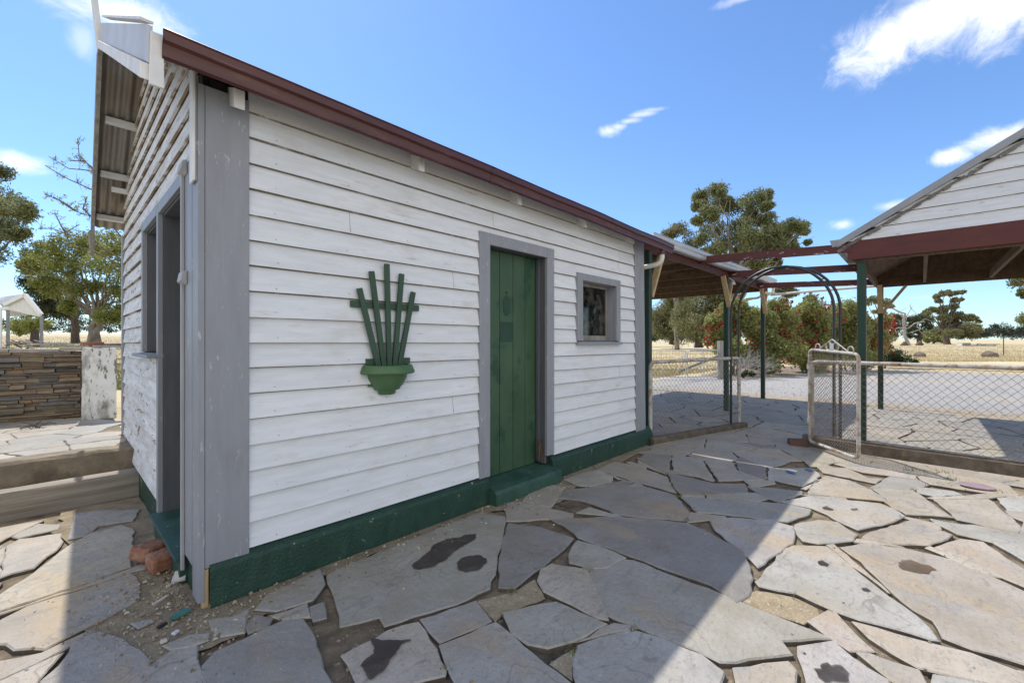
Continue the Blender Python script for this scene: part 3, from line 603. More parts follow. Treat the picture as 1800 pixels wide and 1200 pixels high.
rbo = rb.build('gravel_crumbs', M['pebble']); rbo['kind'] = 'stuff'
gs_ = MB()
for k in range(3200):
    x, y = 12.1 + 16 * R.random() ** 1.6, R.uniform(-9, 3.3); s = R.uniform(.004, .012) * (1 + .05 * (x - 12)); c = tint(R.choice([(.62, .60, .57), (.5, .48, .45), (.40, .38, .355), (.55, .48, .4)]), .1)
    gs_.hexa([(x - s, y - s * .7, -.014), (x + s * .8, y - s, -.014), (x + s, y + s * .8, -.014), (x - s * .9, y + s, -.014), (x - s * .5, y - s * .4, s * .8), (x + s * .5, y - s * .5, s * .7), (x + s * .6, y + s * .4, s * .9), (x - s * .5, y + s * .5, s * .8)], 0, c)
gso = gs_.build('loose_gravel', M['pebble']); gso['kind'] = 'stuff'
# ------------------------------------------------------------------ raised terrace, steps
TZ = .39
tp = MB(); tb = MB()
tb.prof([(-8, 2.9), (0, 2.9), (0, 9.3), (-8, 9.3)], 'z', -.2, TZ - .008)
struct(tb.build('terrace_base', M['bed']))
def keep_t(x, y): return -7.9 < x < -.03 and 2.98 < y < 9.2
voro(-8, 0, 2.9, 9.3, .42, keep_t, TZ, tp, lambda x, y: PAL['t'] if R.random() < .5 else (PAL['w'] if R.random() < .6 else PAL['g']), blockers=False, th=.02, amp=.014)
struct(tp.build('terrace_flagstones', [M['slate'], M['side']]))
def rough_block(name, x0, x1, y0, y1, z0, z1, m, n=26, a=.008, bev=.012, parent=None):
    b = MB(); sec = []
    for k in range(n + 1):
        x = x0 + (x1 - x0) * k / n
        sec.append([(x, y0 + jit(a), z0), (x, y1, z0), (x, y1 + jit(a * .3), z1 + jit(a)), (x, y0 + bev + jit(a), z1 + jit(a)), (x, y0 + jit(a), z1 - bev + jit(a))])
    vs = [v for s_ in sec for v in s_]; m_ = 5
    fs = [tuple(range(4, -1, -1)), tuple(range(n * m_, n * m_ + m_))]
    for k in range(n):
        for j in range(m_): fs.append((k * m_ + j, k * m_ + (j + 1) % m_, (k + 1) * m_ + (j + 1) % m_, (k + 1) * m_ + j))
    b.add(vs, fs); return b.build(name, m, parent)
tag(recentre(rough_block('concrete_step', -8, .005, 2.84, 3.06, -.1, TZ + .004, M['stepcon'], 60, .007, .025)), 'worn concrete edge of the raised terrace, upper of the two steps', 'step')
tag(recentre(rough_block('timber_step', -8, .01, 2.52, 2.70, -.1, .208, M['steptimber'], 40, .006, .01)), 'grey weathered sleeper forming the lower step to the terrace', 'step')
sheet('step_tread', [(-8, 2.69), (.0, 2.69), (.0, 2.86), (-8, 2.86)], .178, M['agg'])
# ================================================================== WEATHERBOARD OUTBUILDING
BL, BD = 5.07, 3.75       # length along x, depth along y
RY, RZ = 1.95, 3.93       # ridge
EY, EZ = -.19, 2.83       # front eave of the sheeting
FY, FZ = 4.12, 2.76
def roofz(y, dz=0):       # underside of sheeting
    return (EZ + (y - EY) * (RZ - EZ) / (RY - EY) if y <= RY else RZ - (y - RY) * (RZ - FZ) / (FY - RY)) + dz
B = thing('weatherboard_outbuilding', 'white weatherboard outbuilding with dark green plinth, maroon gutter and green plank door', 'building', (0, 0, 0))
def boards(mb, axis, a0, a1, z0, z1, n, holes, top=None, sign=-1, base=0.0, wobble=.003, lap=.0055):
    """lapped boards; axis 'x': wall in plane y=0 facing -y; axis 'y': wall in plane x=0 facing -x. holes=(a0,a1,z0,z1)"""
    h = (z1 - z0) / n
    for k in range(n):
        b0, b1 = z0 + k * h, z0 + (k + 1) * h + .012
        cuts = sorted(set([a0, a1] + [c for hh in holes for c in hh[:2] if a0 < c < a1])); wv = jit(wobble); w2 = jit(wobble)
        for c0, c1 in zip(cuts[:-1], cuts[1:]):
            spans = [(b0, b1)]
            for hh in holes:
                if hh[0] <= c0 + 1e-6 and hh[1] >= c1 - 1e-6:
                    ns = []
                    for s0, s1 in spans:
                        if s1 <= hh[2] or s0 >= hh[3]: ns.append((s0, s1)); continue
                        if s0 < hh[2]: ns.append((s0, hh[2]))
                        if s1 > hh[3]: ns.append((hh[3], s1))
                    spans = ns
            for s0, s1 in spans:
                def off(z): return base + .004 + .024 * (1 - (z - b0) / (b1 - b0)) 
                N = max(1, int((c1 - c0) / .35)); prev = None; rows = []
                for i in range(N + 1):
                    a = c0 + (c1 - c0) * i / N; e0 = s0 + (wv + (w2 - wv) * (a - a0) / (a1 - a0) + jit(.0012) if s0 == b0 else 0)
                    t1 = s1; ed = min(t1 - .003, z0 + (k + 1) * h - lap)
                    if top is not None: 
                        t1 = min(t1, top(a)); 
                        if e0 > t1 - .004: e0 = t1 - .004
                        ed = min(ed, t1 - .003)
                    ed = max(ed, e0 + .0005)
                    o0, o1 = off(e0), off(t1)
                    rows.append([(a, o0 - .016 if o0 > .016 else 0, e0), (a, o0, e0), (a, off(ed), ed), (a, o1, t1), (a, 0, t1)])
                V = []; 
                for r_ in rows:
                    for a, o, z in r_: V.append((a, sign * o, z) if axis == 'x' else (sign * o, a, z))
                mb.add(V, [(4, 3, 2, 1, 0), tuple(5 * N + i for i in range(5))])
                o_ = len(mb.v) - len(V)
                for i in range(N):
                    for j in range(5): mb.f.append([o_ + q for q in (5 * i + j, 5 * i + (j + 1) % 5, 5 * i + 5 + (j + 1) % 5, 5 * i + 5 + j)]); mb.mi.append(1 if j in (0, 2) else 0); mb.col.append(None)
front_holes = [(1.99, 3.04, -1, 2.385), (3.465, 4.39, 1.425, 2.20)]
mb = MB(); boards(mb, 'x', .213, 4.845, .245, 2.895, 18, front_holes); hb_ = (2.895 - .245) / 18
def on_board(x0, x1, k, d, zz0, zz1):
    b0 = .245 + k * hb_; f = lambda q: .004 + .024 * (1 - (q - b0) / (hb_ + .012)); a0, a1 = f(zz0), f(zz1)
    mb.hexa([(x0, -a0 - d, zz0), (x1, -a0 - d, zz0), (x1, -a0 + .004, zz0), (x0, -a0 + .004, zz0), (x0, -a1 - d, zz1), (x1, -a1 - d, zz1), (x1, -a1 + .004, zz1), (x0, -a1 + .004, zz1)], 1)
def clear(x, zz): return not any(h0[0] - .03 < x < h0[1] + .03 and h0[2] - .02 < zz < h0[3] + .02 for h0 in front_holes)
for k in range(18):
    b0 = .245 + k * hb_
    for q in range(11):
        x = .36 + .45 * q + jit(.012); zz = b0 + .028 + jit(.006)
        if x < 4.78 and clear(x, zz) and R.random() < .85: s_ = R.uniform(.0022, .0036); on_board(x - s_, x + s_, k, .0008, zz - s_, zz + s_)
    x = .36 + .45 * R.randrange(1, 10) + jit(.01)
    if R.random() < .62 and x < 4.7 and clear(x, b0 + .07): on_board(x - .0016, x + .0016, k, .0006, b0 + .004, b0 + hb_ - .006)
mb.build('front_cladding', [M['board'], M['lapdirtshade']], B)
side_holes = [(.345, 1.285, -1, 2.40), (1.285, 2.07, 1.33, 2.40)]
mb = MB(); 
def stepped(mb, y0, y1, zlo, zhi, n, holes):
    boards(mb, 'y', y0, y1, zlo, zhi, n, holes, top=lambda y: roofz(y, -.012))
h_ = .1472
# lower boards up to 2.84 across the wall, then the gable triangle
boards(mb, 'y', .30, BD - .07, .245, .245 + 18 * h_, 18, side_holes, wobble=.006, lap=.010)
boards(mb, 'y', .099, .299, .245 + 15 * h_, .245 + 18 * h_, 3, [], wobble=.006, lap=.010)
z = .245 + 18 * h_
while z < RZ - .05:
    # horizontal extent where the board's lower edge is under the roof
    yl = max(.04, EY + (z + .02 - EZ) * (RY - EY) / (RZ - EZ)); yr = min(BD - .04, RY + (RZ - z - .02) * (FY - RY) / (RZ - FZ))
    if yr - yl > .1: boards(mb, 'y', yl, yr, z, z + h_, 1, [], top=lambda y: max(z + .002, roofz(y, -.015)), wobble=.006, lap=.012)
    z += h_
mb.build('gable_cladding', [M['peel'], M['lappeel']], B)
# inner shell (studs side) closes the walls behind the boards, with the real openings
sh = MB()
def wallgrid(mb, axis, pos, a0, a1, z0, z1, holes, th, top=None):
    cuts = sorted(set([a0, a1] + [c for hh in holes for c in hh[:2]]))
    for c0, c1 in zip(cuts[:-1], cuts[1:]):
        zs = [(z0, z1)]
        for hh in holes:
            if hh[0] <= c0 + 1e-6 and hh[1] >= c1 - 1e-6:
                ns = []
                for s0, s1 in zs:
                    if hh[2] > s0: ns.append((s0, min(s1, hh[2])))
                    if hh[3] < s1: ns.append((max(s0, hh[3]), s1))
                zs = ns
        for s0, s1 in zs:
            if axis == 'x': mb.box(c0, c1, pos, pos + th, s0, s1)
            else: mb.box(pos, pos + th, c0, c1, s0, s1)
wallgrid(sh, 'x', .001, .03, BL - .03, .0, 2.86, [(2.09, 2.955, .1, 2.31), (3.56, 4.305, 1.44, 2.13)], .09)
wallgrid(sh, 'y', .001, .095, BD - .05, .0, 2.70, [(.375, 1.25, .12, 2.36), (1.32, 2.03, 1.34, 2.36)], .09)
sh.add([(.001, .02, 2.70), (.001, BD - .02, 2.70), (.001, BD - .02, roofz(BD - .02, -.03)), (.001, RY, RZ - .03), (.001, .02, roofz(.02, -.03)),
        (.06, .02, 2.70), (.06, BD - .02, 2.70), (.06, BD - .02, roofz(BD - .02, -.03)), (.06, RY, RZ - .03), (.06, .02, roofz(.02, -.03))],
       [(0, 1, 2, 3, 4), (9, 8, 7, 6, 5)] + [(i, (i + 1) % 5, 5 + (i + 1) % 5, 5 + i) for i in range(5)])
sh.box(.1, BL - .1, .1, BD - .1, .05, .10)
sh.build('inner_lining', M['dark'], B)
mb = MB(); mb.box(.0, BL, BD - .09, BD, -.05, 2.84)
mb.add([(BL, 0, -.05), (BL, BD, -.05), (BL, BD, 2.85), (BL, RY, RZ - .03), (BL, 0, 2.9), (BL - .09, 0, -.05), (BL - .09, BD, -.05), (BL - .09, BD, 2.85), (BL - .09, RY, RZ - .03), (BL - .09, 0, 2.9)],
       [(0, 1, 2, 3, 4), (9, 8, 7, 6, 5)] + [(i, (i + 1) % 5, 5 + (i + 1) % 5, 5 + i) for i in range(5)])
mb.build('rear_wall', M['board'], B)
# corner boards
mb = MB(); mb.box(.003, .213, -.034, -.004, .205, 2.80); mb.build('corner_board', M['grey'], B, bevel=.003)
mb = MB(); mb.box(-.030, .001, -.034, .098, .03, 2.80); mb.box(-.036, -.031, -.030, .062, 2.28, 2.88); mb.build('corner_return', M['grey'], B, bevel=.003)
mb = MB(); mb.box(-.05, -.037, -.028, .066, 2.28, 2.90); mb.build('corner_stop', M['whitetrim'], B, bevel=.006)
mb = MB(); mb.hexa([(4.845, -.034, .2), (5.115, -.034, .2), (5.115, -.003, .2), (4.845, -.003, .2), (4.80, -.034, 2.84), (5.06, -.034, 2.84), (5.06, -.003, 2.84), (4.80, -.003, 2.84)]); mb.build('corner_board', M['grey'], B, bevel=.003)
mb = MB(); mb.box(-.034, -.002, BD - .075, BD + .02, .3, 2.62); mb.build('corner_board', M['grey'], B, bevel=.003)
# plinth: rough rendered, sloping top; broken by the doorway
def plinth(x0, x1):
    b = MB(); n = int((x1 - x0) / .05); sec = []
    for k in range(n + 1):
        x = x0 + (x1 - x0) * k / n; e = jit(.004)
        sec.append([(x, .0, -.15), (x, -.062 + e - .012, -.15), (x, -.060 + e, .04), (x, -.052 + jit(.004), .19 + jit(.004)), (x, -.040 + jit(.004), .212 + jit(.004)), (x, -.002, .244), (x, .0, .244)])
    V = [v for s_ in sec for v in s_]; m_ = 7; F = [tuple(range(m_ - 1, -1, -1)), tuple(range(n * m_, n * m_ + m_))]
    for k in range(n):
        for j in range(m_): F.append((k * m_ + j, k * m_ + (j + 1) % m_, (k + 1) * m_ + (j + 1) % m_, (k + 1) * m_ + j))
    b.add(V, F); return b.build('plinth', M['green'], B)
plinth(.022, 2.085); plinth(2.99, 5.29)
mb = MB(); mb.box(-.012, .0, .0, .33, -.1, .17); mb.build('side_plinth', M['green'], B); mb = MB(); mb.box(-.010, .0, 1.32, 2.5, -.05, .24); mb.build('side_plinth', M['green'], B)
mb = MB(); mb.box(-.012, .018, -.030, .0, -.05, .2); mb.box(-.006, .012, .004, .05, -.05, .22); mb.build('rotten_corner_post', M['brace'], B)
# front step
rs = MB(); n = 18; sec = []
for k in range(n + 1):
    x = 2.075 + .935 * k / n
    sec.append([(x, .10, -.1), (x, -.16 + jit(.006), -.1), (x, -.155 + jit(.006), .095 + jit(.004)), (x, -.138 + jit(.005), .123 + jit(.004)), (x, -.06, .142 + jit(.003)), (x, .10, .165)])
V = [v for s_ in sec for v in s_]; F = [tuple(range(5, -1, -1)), tuple(range(n * 6, n * 6 + 6))]
for k in range(n):
    for j in range(6): F.append((k * 6 + j, k * 6 + (j + 1) % 6, (k + 1) * 6 + (j + 1) % 6, (k + 1) * 6 + j))
rs.add(V, F); rs.build('door_step', M['greenstep'], B)
# front door with frame
fr = MB(); fr.box(1.99, 2.115, -.036, -.002, .23, 2.395); fr.box(2.925, 3.04, -.036, -.002, .255, 2.395); fr.box(2.116, 2.924, -.036, -.002, 2.292, 2.395); fo = fr.build('door_frame', M['grey'], B, bevel=.003)
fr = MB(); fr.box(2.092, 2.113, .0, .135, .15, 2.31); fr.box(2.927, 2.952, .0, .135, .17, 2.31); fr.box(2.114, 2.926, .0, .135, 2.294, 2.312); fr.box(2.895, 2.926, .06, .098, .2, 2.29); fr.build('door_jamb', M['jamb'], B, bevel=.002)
dr = MB(); xs = [2.114, 2.19, 2.37, 2.555, 2.735, 2.894]
for a, b in zip(xs[:-1], xs[1:]): dr.box(a + .003, b - .003, .100, .128, .168, 2.288)
dro = dr.build('plank_door', M['doorgreen'], B, bevel=.004)
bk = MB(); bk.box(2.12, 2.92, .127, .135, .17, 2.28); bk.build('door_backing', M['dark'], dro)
pt = MB(); pt.box(2.378, 2.548, .0975, .0995, 1.425, 1.62); pt.build('lock_plate_mark', M['doordark'], dro)
ov = MB(); ov.v = []; k = 20; ov.add([(2.462 + .052 * math.cos(t * 2 * math.pi / k), .0975, 1.775 + .10 * math.sin(t * 2 * math.pi / k)) for t in range(k)] + [(2.462 + .052 * math.cos(t * 2 * math.pi / k), .0997, 1.775 + .10 * math.sin(t * 2 * math.pi / k)) for t in range(k)],
       [tuple(range(k))] + [(i, (i + 1) % k, k + (i + 1) % k, k + i) for i in range(k)]); ov.build('escutcheon_mark', M['doordark'], dro)
nb = MB(); nb.lathe([(0, .0), (.007, .0), (.007, .012), (0, .012)], (0, 0, 0), 10); nb.v = [(2.46 + x, .099 - z_, 1.905 + y) for x, y, z_ in nb.v]; nb.build('latch_hole', M['dark'], dro)
rt = MB()
for i in range(14):
    x = 2.90 + jit(.02); z0 = .17 + R.random() * .1; rt.beam((x, .05 + jit(.03), z0), (x + jit(.012), .03 + jit(.03), z0 + .1 + R.random() * .12), .012, .008)
rt.build('rotten_jamb_foot', M['bark'], B)
# front window
wf = MB(); wf.box(3.455, 3.56, -.046, -.002, 1.44, 2.205); wf.box(4.305, 4.40, -.046, -.002, 1.44, 2.205); wf.box(3.561, 4.304, -.046, -.002, 2.125, 2.205)
wfo = wf.build('window', M['grey'], B, bevel=.003)
ws = MB(); ws.hexa([(3.46, -.062, 1.398), (4.425, -.062, 1.398), (4.425, .03, 1.398), (3.46, .03, 1.398), (3.46, -.062, 1.425), (4.425, -.062, 1.425), (4.425, .03, 1.44), (3.46, .03, 1.44)]); ws.build('sill', M['grey'], wfo, bevel=.003)
rv = MB(); rv.box(3.55, 3.562, .0, .14, 1.43, 2.14); rv.box(4.303, 4.315, .0, .14, 1.43, 2.14); rv.box(3.562, 4.303, .0, .14, 2.122, 2.135); rv.box(3.562, 4.303, .031, .14, 1.432, 1.444); rv.build('reveal', M['grey'], wfo)
sa = MB(); sa.box(3.566, 3.590, .085, .12, 1.446, 2.12); sa.box(4.275, 4.302, .085, .12, 1.446, 2.12); sa.box(3.591, 4.274, .085, .12, 2.09, 2.12); sa.box(3.591, 4.274, .085, .12, 1.446, 1.505); sa.build('sash', M['greywood'], wfo, bevel=.003)
gl = MB(); gl.box(3.591, 4.274, .100, .104, 1.506, 2.089); gl.build('pane', M['glass'], wfo)
it = MB(); it.add([(4.20, .20, 1.62), (4.28, .22, 1.76), (4.255, .21, 1.90), (4.215, .19, 1.78), (4.203, .206, 1.62), (4.283, .226, 1.76), (4.258, .216, 1.90), (4.218, .196, 1.78)], [(0, 1, 2, 3), (7, 6, 5, 4), (0, 1, 5, 4), (1, 2, 6, 5), (2, 3, 7, 6), (3, 0, 4, 7)]); it.build('window_reflection_shape', plain('yellow_reflection', (.75, .62, .34)), wfo)  # yellowish reflection in the pane, modelled as a solid shape behind the glass
it = MB(); it.beam((4.06, .2, 1.46), (4.02, .22, 2.0), .06, .008); it.build('green_slat', M['bowlgreen'], wfo)
# doorway and window in the gable wall
fr = MB(); fr.box(-.032, -.001, .102, .372, .19, 2.45); fr.box(-.032, -.001, 1.252, 1.318, .14, 2.45); fr.box(-.030, -.001, .373, 1.251, 2.37, 2.45); fr.build('side_door_frame', M['grey'], B, bevel=.003)
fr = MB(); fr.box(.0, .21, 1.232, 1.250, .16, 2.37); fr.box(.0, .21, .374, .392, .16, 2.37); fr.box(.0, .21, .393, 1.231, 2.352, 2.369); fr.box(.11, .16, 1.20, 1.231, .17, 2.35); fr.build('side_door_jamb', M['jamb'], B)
dr = MB(); ys = [.393, .56, .73, .90, 1.06, 1.199]
for a, b in zip(ys[:-1], ys[1:]): dr.box(.165, .19, a + .003, b - .003, .18, 2.35)
dr.build('side_door', M['doorgreen'], B, bevel=.004)
ts = MB(); ts.hexa([(-.075, .31, .145), (-.075, 1.29, .145), (.13, 1.29, .15), (.13, .31, .15), (-.075, .31, .165), (-.075, 1.29, .165), (.13, 1.29, .178), (.13, .31, .178)]); ts.box(-.05, .0, .34, 1.27, .0, .144); ts.build('threshold', M['greenstep'], B, bevel=.004)
wf = MB(); wf.box(-.036, -.001, 2.03, 2.10, 1.34, 2.45); wf.box(-.034, -.001, 1.319, 2.029, 2.37, 2.45); w2 = wf.build('side_window', M['grey'], B, bevel=.003)
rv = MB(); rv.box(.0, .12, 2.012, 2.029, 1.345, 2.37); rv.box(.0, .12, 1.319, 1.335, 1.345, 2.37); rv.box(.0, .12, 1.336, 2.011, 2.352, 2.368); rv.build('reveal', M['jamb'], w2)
ws = MB(); ws.hexa([(-.095, 1.25, 1.305), (-.095, 2.14, 1.305), (.1, 2.14, 1.315), (.1, 1.25, 1.315), (-.095, 1.25, 1.328), (-.095, 2.14, 1.328), (.1, 2.14, 1.344), (.1, 1.25, 1.344)]); ws.build('sill', M['grey'], w2, bevel=.003)
sa = MB(); sa.box(.085, .115, 1.337, 1.385, 1.346, 2.35); sa.box(.085, .115, 1.962, 2.010, 1.346, 2.35); sa.box(.085, .115, 1.386, 1.961, 1.82, 1.86); sa.box(.085, .115, 1.386, 1.961, 1.346, 1.40); sa.build('sash', M['grey'], w2)
gl = MB(); gl.box(.098, .102, 1.386, 1.961, 1.40, 2.35); gl.build('pane', M['glass'], w2)
# white strips beside the side doorway (remains of a fly screen frame)
mb = MB(); mb.box(-.050, -.033, .285, .312, .10, 2.42); mb.build('screen_strip', M['palegrey'], B, bevel=.003)
for zz in (2.40, 1.77):
    mb = MB(); mb.hexa([(-.066, .21, zz), (-.066, .315, zz), (-.033, .315, zz - .02), (-.033, .21, zz - .02), (-.056, .21, zz + .055), (-.056, .315, zz + .055), (-.033, .315, zz + .06), (-.033, .21, zz + .06)]); mb.build('screen_bracket', M['palegrey'], B, bevel=.004)
# ---------------- roof
OX0, OX1 = -.240, 5.20
RXE = -.282
def corrugated(name, m, xa, xb, ya, za, yb, zb, parent, pitch=.076, amp=.009, th=.003, xr=None):
    b = MB(); n = int((xb - xa) / pitch * 8); dy, dz = yb - ya, zb - za; L = math.hypot(dy, dz); ny, nz_ = -dz / L, dy / L
    if nz_ < 0: ny, nz_ = -ny, -nz_
    for s_ in (0, 1):
        pass
    V = []
    for k in range(n + 1):
        x = xa + (xb - xa) * k / n; o = amp * math.cos(2 * math.pi * (x - xa) / pitch)
        for e in (0, th):
            for (y, z, xx) in ((ya, za, x if xr is None or xr[0] is None else x + (xr[0] - xa) * (1 - k / n)), (yb, zb, x if xr is None or xr[1] is None else x + (xr[1] - xa) * (1 - k / n))): V.append((xx, y + ny * (o + e), z + nz_ * (o + e)))
    F = []
    for k in range(n):
        a = 4 * k; c = a + 4
        F += [(a, a + 1, c + 1, c), (a + 2, c + 2, c + 3, a + 3), (a, c, c + 2, a + 2), (a + 1, a + 3, c + 3, c + 1)]
    F += [(0, 2, 3, 1), (4 * n, 4 * n + 1, 4 * n + 3, 4 * n + 2)]
    b.add(V, F); return b.build(name, m, parent, smooth=True, angle=50)
ro = corrugated('roof', M['iron'], OX0, OX1, EY - .03, EZ + .01 - .015, RY, RZ, B, xr=(None, RXE))
corrugated('rear_slope', M['iron'], OX0, OX1, RY, RZ, FY, FZ, ro, xr=(RXE, None))
mb = MB(); mb.prof([(RY - .16, RZ - .055), (RY, RZ + .035), (RY + .16, RZ - .055), (RY + .155, RZ - .065), (RY, RZ + .02), (RY - .155, RZ - .065)], 'x', OX0 + .02, OX1); mb.build('ridge_cap', M['zinc'], ro)
# rafters tails under the front eave
tanf = (RZ - EZ) / (RY - EY)
for x in (.115, 1.30, 2.385, 3.47, 4.56):
    mb = MB(); z0 = 2.758
    mb.hexa([(x, -.125, z0 - .125 * tanf), (x + .052, -.125, z0 - .125 * tanf), (x + .052, .12, z0 + .12 * tanf - .02), (x, .12, z0 + .12 * tanf - .02), (x, -.125, z0 - .125 * tanf + .105), (x + .052, -.125, z0 - .125 * tanf + .105), (x + .052, .12, z0 + .12 * tanf + .085), (x, .12, z0 + .12 * tanf + .085)])
    mb.build('rafter_tail', M['whitetrim'], B, bevel=.003)
# soffit battens across the gable overhang
for y, z in ((1.96, RZ - .13), (2.66, roofz(2.66) - .055), (3.28, roofz(3.28) - .055), (3.88, roofz(3.88) - .055), (.95, roofz(.95) - .055)):
    mb = MB(); mb.box(OX0 + .01, .02, y, y + .075, z - .022, z + .03); mb.build('soffit_batten', M['whitetrim'], B, bevel=.003)
mb = MB(); mb.box(-.14, .0, 3.37, 3.42, roofz(3.42) - .12, roofz(3.42) - .075); mb.build('batten_block', M['whitetrim'], B)
# barge boards : front slope (deep grey-white board + moulding), rear slope, finial board
RX = -.285                                # the ridge end leans outwards a little
def barge(name, pts0, pts1, th, m):      # pts = (x,y,z_top,z_bot) at both ends
    (x0, y0, t0, b0), (x1, y1, t1, b1) = pts0, pts1
    mb = MB(); mb.hexa([(x0 - th, y0, b0), (x0, y0, b0), (x1, y1, b1), (x1 - th, y1, b1), (x0 - th, y0, t0), (x0, y0, t0), (x1, y1, t1), (x1 - th, y1, t1)])
    return mb.build(name, m, B, bevel=.003)
barge('barge_board', (-.236, -.205, 2.905, 2.725), (RX, RY + .05, 4.005, 3.86), .018, mat('barge_grey_white', (.55, .56, .585), (.47, .475, .49), 5, (3, .6, .6), rough=.5, bump=.1, dirt=((.36, .33, .3), 7, (1, 3, .4), .58, .8)))
barge('barge_moulding', (-.245, -.20, 2.722, 2.645), (RX - .004, RY + .05, 3.86, 3.80), .036, M['whitetrim'])
mb = MB(); mb.beam((-.25, -.14, 2.955), (RX + .02, RY + .03, 4.055), .05, .012); mb.build('barge_cap', M['whitetrim'], B)
mb = MB(); mb.hexa([(-.252, -.225, 2.62), (-.195, -.225, 2.62), (-.195, -.206, 2.62), (-.252, -.206, 2.62), (-.245, -.225, 2.87), (-.198, -.225, 2.87), (-.198, -.206, 2.87), (-.245, -.206, 2.87)]); mb.build('barge_end_board', M['whitetrim'], B, bevel=.003)
barge('rear_barge_board', (RX, RY + .04, 4.00, 3.78), (-.238, 4.15, 2.80, 2.60), .03, M['greywood'])
mb = MB(); mb.hexa([(-.275, 4.10, 2.60), (-.235, 4.10, 2.60), (-.235, 4.2, 2.42), (-.262, 4.2, 2.42), (-.285, 4.10, 2.70), (-.235, 4.10, 2.75), (-.235, 4.2, 2.66), (-.285, 4.2, 2.6)]); mb.build('barge_foot', M['greywood'], B)
mb = MB(); mb.hexa([(RX - .03, RY - .02, 3.78), (RX + .004, RY - .02, 3.78), (RX + .004, RY + .13, 3.78), (RX - .03, RY + .13, 3.78), (RX - .085, RY - .0, 4.42), (RX - .055, RY - .0, 4.42), (RX - .055, RY + .10, 4.42), (RX - .085, RY + .10, 4.42)]); mb.build('finial_board', M['whitetrim'], B, bevel=.004)
# gutter: ogee profile, falling towards the right end
gp = [(-.168, .05), (-.222, .0), (-.238, .012), (-.236, .045), (-.246, .075), (-.262, .088), (-.262, .135), (-.270, .143), (-.262, .150), (-.252, .143), (-.252, .098), (-.236, .085), (-.227, .05), (-.227, .014), (-.218, .010), (-.175, .056), (-.175, .12), (-.168, .12)]
mb = MB(); N = 40; o0 = len(gp)
for k in range(N + 1):
    x = -.205 + 5.74 * k / N; t = k / N; zz = 2.756 - .022 * t - .048 * t * t + .005 * math.sin(k * .55) * t + jit(.0012)
    mb.v += [(x, u, zz + v * .86) for u, v in gp]
for k in range(N):
    for j in range(o0): mb.f.append([k * o0 + j, k * o0 + (j + 1) % o0, (k + 1) * o0 + (j + 1) % o0, (k + 1) * o0 + j]); mb.mi.append(0); mb.col.append(None)
gut = mb.build('gutter', M['maroon'], B, smooth=True, angle=30)
for xj in (1.92, 3.83):
    t = (xj + .205) / 5.74; zz = 2.756 - .022 * t - .048 * t * t; mb = MB(); mb.prof([(u - .0018, v * .86 - .0015) for u, v in gp[1:8]] + [(-.250, .118), (-.226, .06), (-.20, .02)], 'x', xj, xj + .045); mb.v = [(x, y, z_ + zz) for x, y, z_ in mb.v]; mb.build('gutter_joint', M['maroon'], gut)
mb = MB(); mb.prof([(-.168, .05), (-.222, .0), (-.238, .012), (-.236, .045), (-.246, .075), (-.262, .088), (-.262, .143), (-.168, .12)], 'x', 5.533, 5.536); mb.v = [(x, y, z * .86 + 2.686) for x, y, z in mb.v]; mb.build('stop_end', M['maroon'], gut)
mb = MB(); mb.prof([(-.168, .05), (-.222, .0), (-.238, .012), (-.236, .045), (-.246, .075), (-.262, .088), (-.262, .100), (-.168, .10)], 'x', -.203, -.200); mb.v = [(x, y, z * .86 + 2.756) for x, y, z in mb.v]; mb.build('stop_end', M['maroon'], gut)
# downpipe elbow
dp = MB(); dp.tube([(5.27, -.20, 2.70), (5.27, -.20, 2.60), (5.268, -.19, 2.555), (5.262, -.15, 2.525), (5.25, -.09, 2.510), (5.20, .30, 2.47)], .034, 14); dpo = dp.build('downpipe', M['pvc'], B, smooth=True)
dp = MB(); dp.tube([(5.27, -.20, 2.715), (5.27, -.20, 2.645)], .040, 14); dp.build('pipe_collar', M['maroon'], dpo, smooth=True)

# ------------------------------------------------------------------ wall planter
PL = thing('wall_planter', 'green half-bowl planter with fan of five slats hung on the white wall', 'planter', (1.09, -.02, 1.05))
pr = [(0, .0), (.055, .0), (.064, .005), (.066, .022), (.095, .030)] + [(.152 * math.sin(.62 + k * .10), .150 - .146 * math.cos(.62 + k * .10)) for k in range(1, 9)] + [(.153, .124), (.194, .122), (.201, .128), (.199, .136), (.184, .165), (.178, .170), (.166, .170), (.160, .16), (.12, .08), (0, .06)]
mb = MB(); mb.lathe([(r, zz * 1.24) for r, zz in pr], (1.092, -.022, 1.05), 30, math.pi, 2 * math.pi); mb.add([(1.142 + r * sgn, -.022, 1.045 + z_) for sgn in (-1, 1) for r, z_ in pr[:12]], []) if False else None
mb.build('bowl', M['bowlgreen'], PL, smooth=True, angle=50)
mb = MB(); mb.box(.95, 1.235, -.023, -.020, 1.11, 1.24); mb.build('bowl_back', M['bowlgreen'], PL)
mb = MB(); mb.box(.96, 1.325, -.16, -.024, 1.185, 1.195); mb.v = [(1.092 + .16 * math.cos(math.pi + math.pi * k / 16), -.024 + .16 * math.sin(math.pi + math.pi * k / 16), zz) for zz in (1.235, 1.245) for k in range(17)]; mb.f = [list(range(16, -1, -1)), list(range(17, 34))]; mb.mi = [0, 0]; mb.col = [None, None]; mb.build('soil', plain('dry_potting_soil', (.05, .04, .03), .9), PL)
mb = MB(); mb.box(.818, 1.363, -.036, -.022, 1.66, 1.705); mb.build('crossbar', M['slatgreen'], PL, bevel=.002)
mb = MB(); mb.box(.928, 1.283, -.036, -.022, 1.262, 1.308); mb.build('crossbar', M['slatgreen'], PL, bevel=.002)
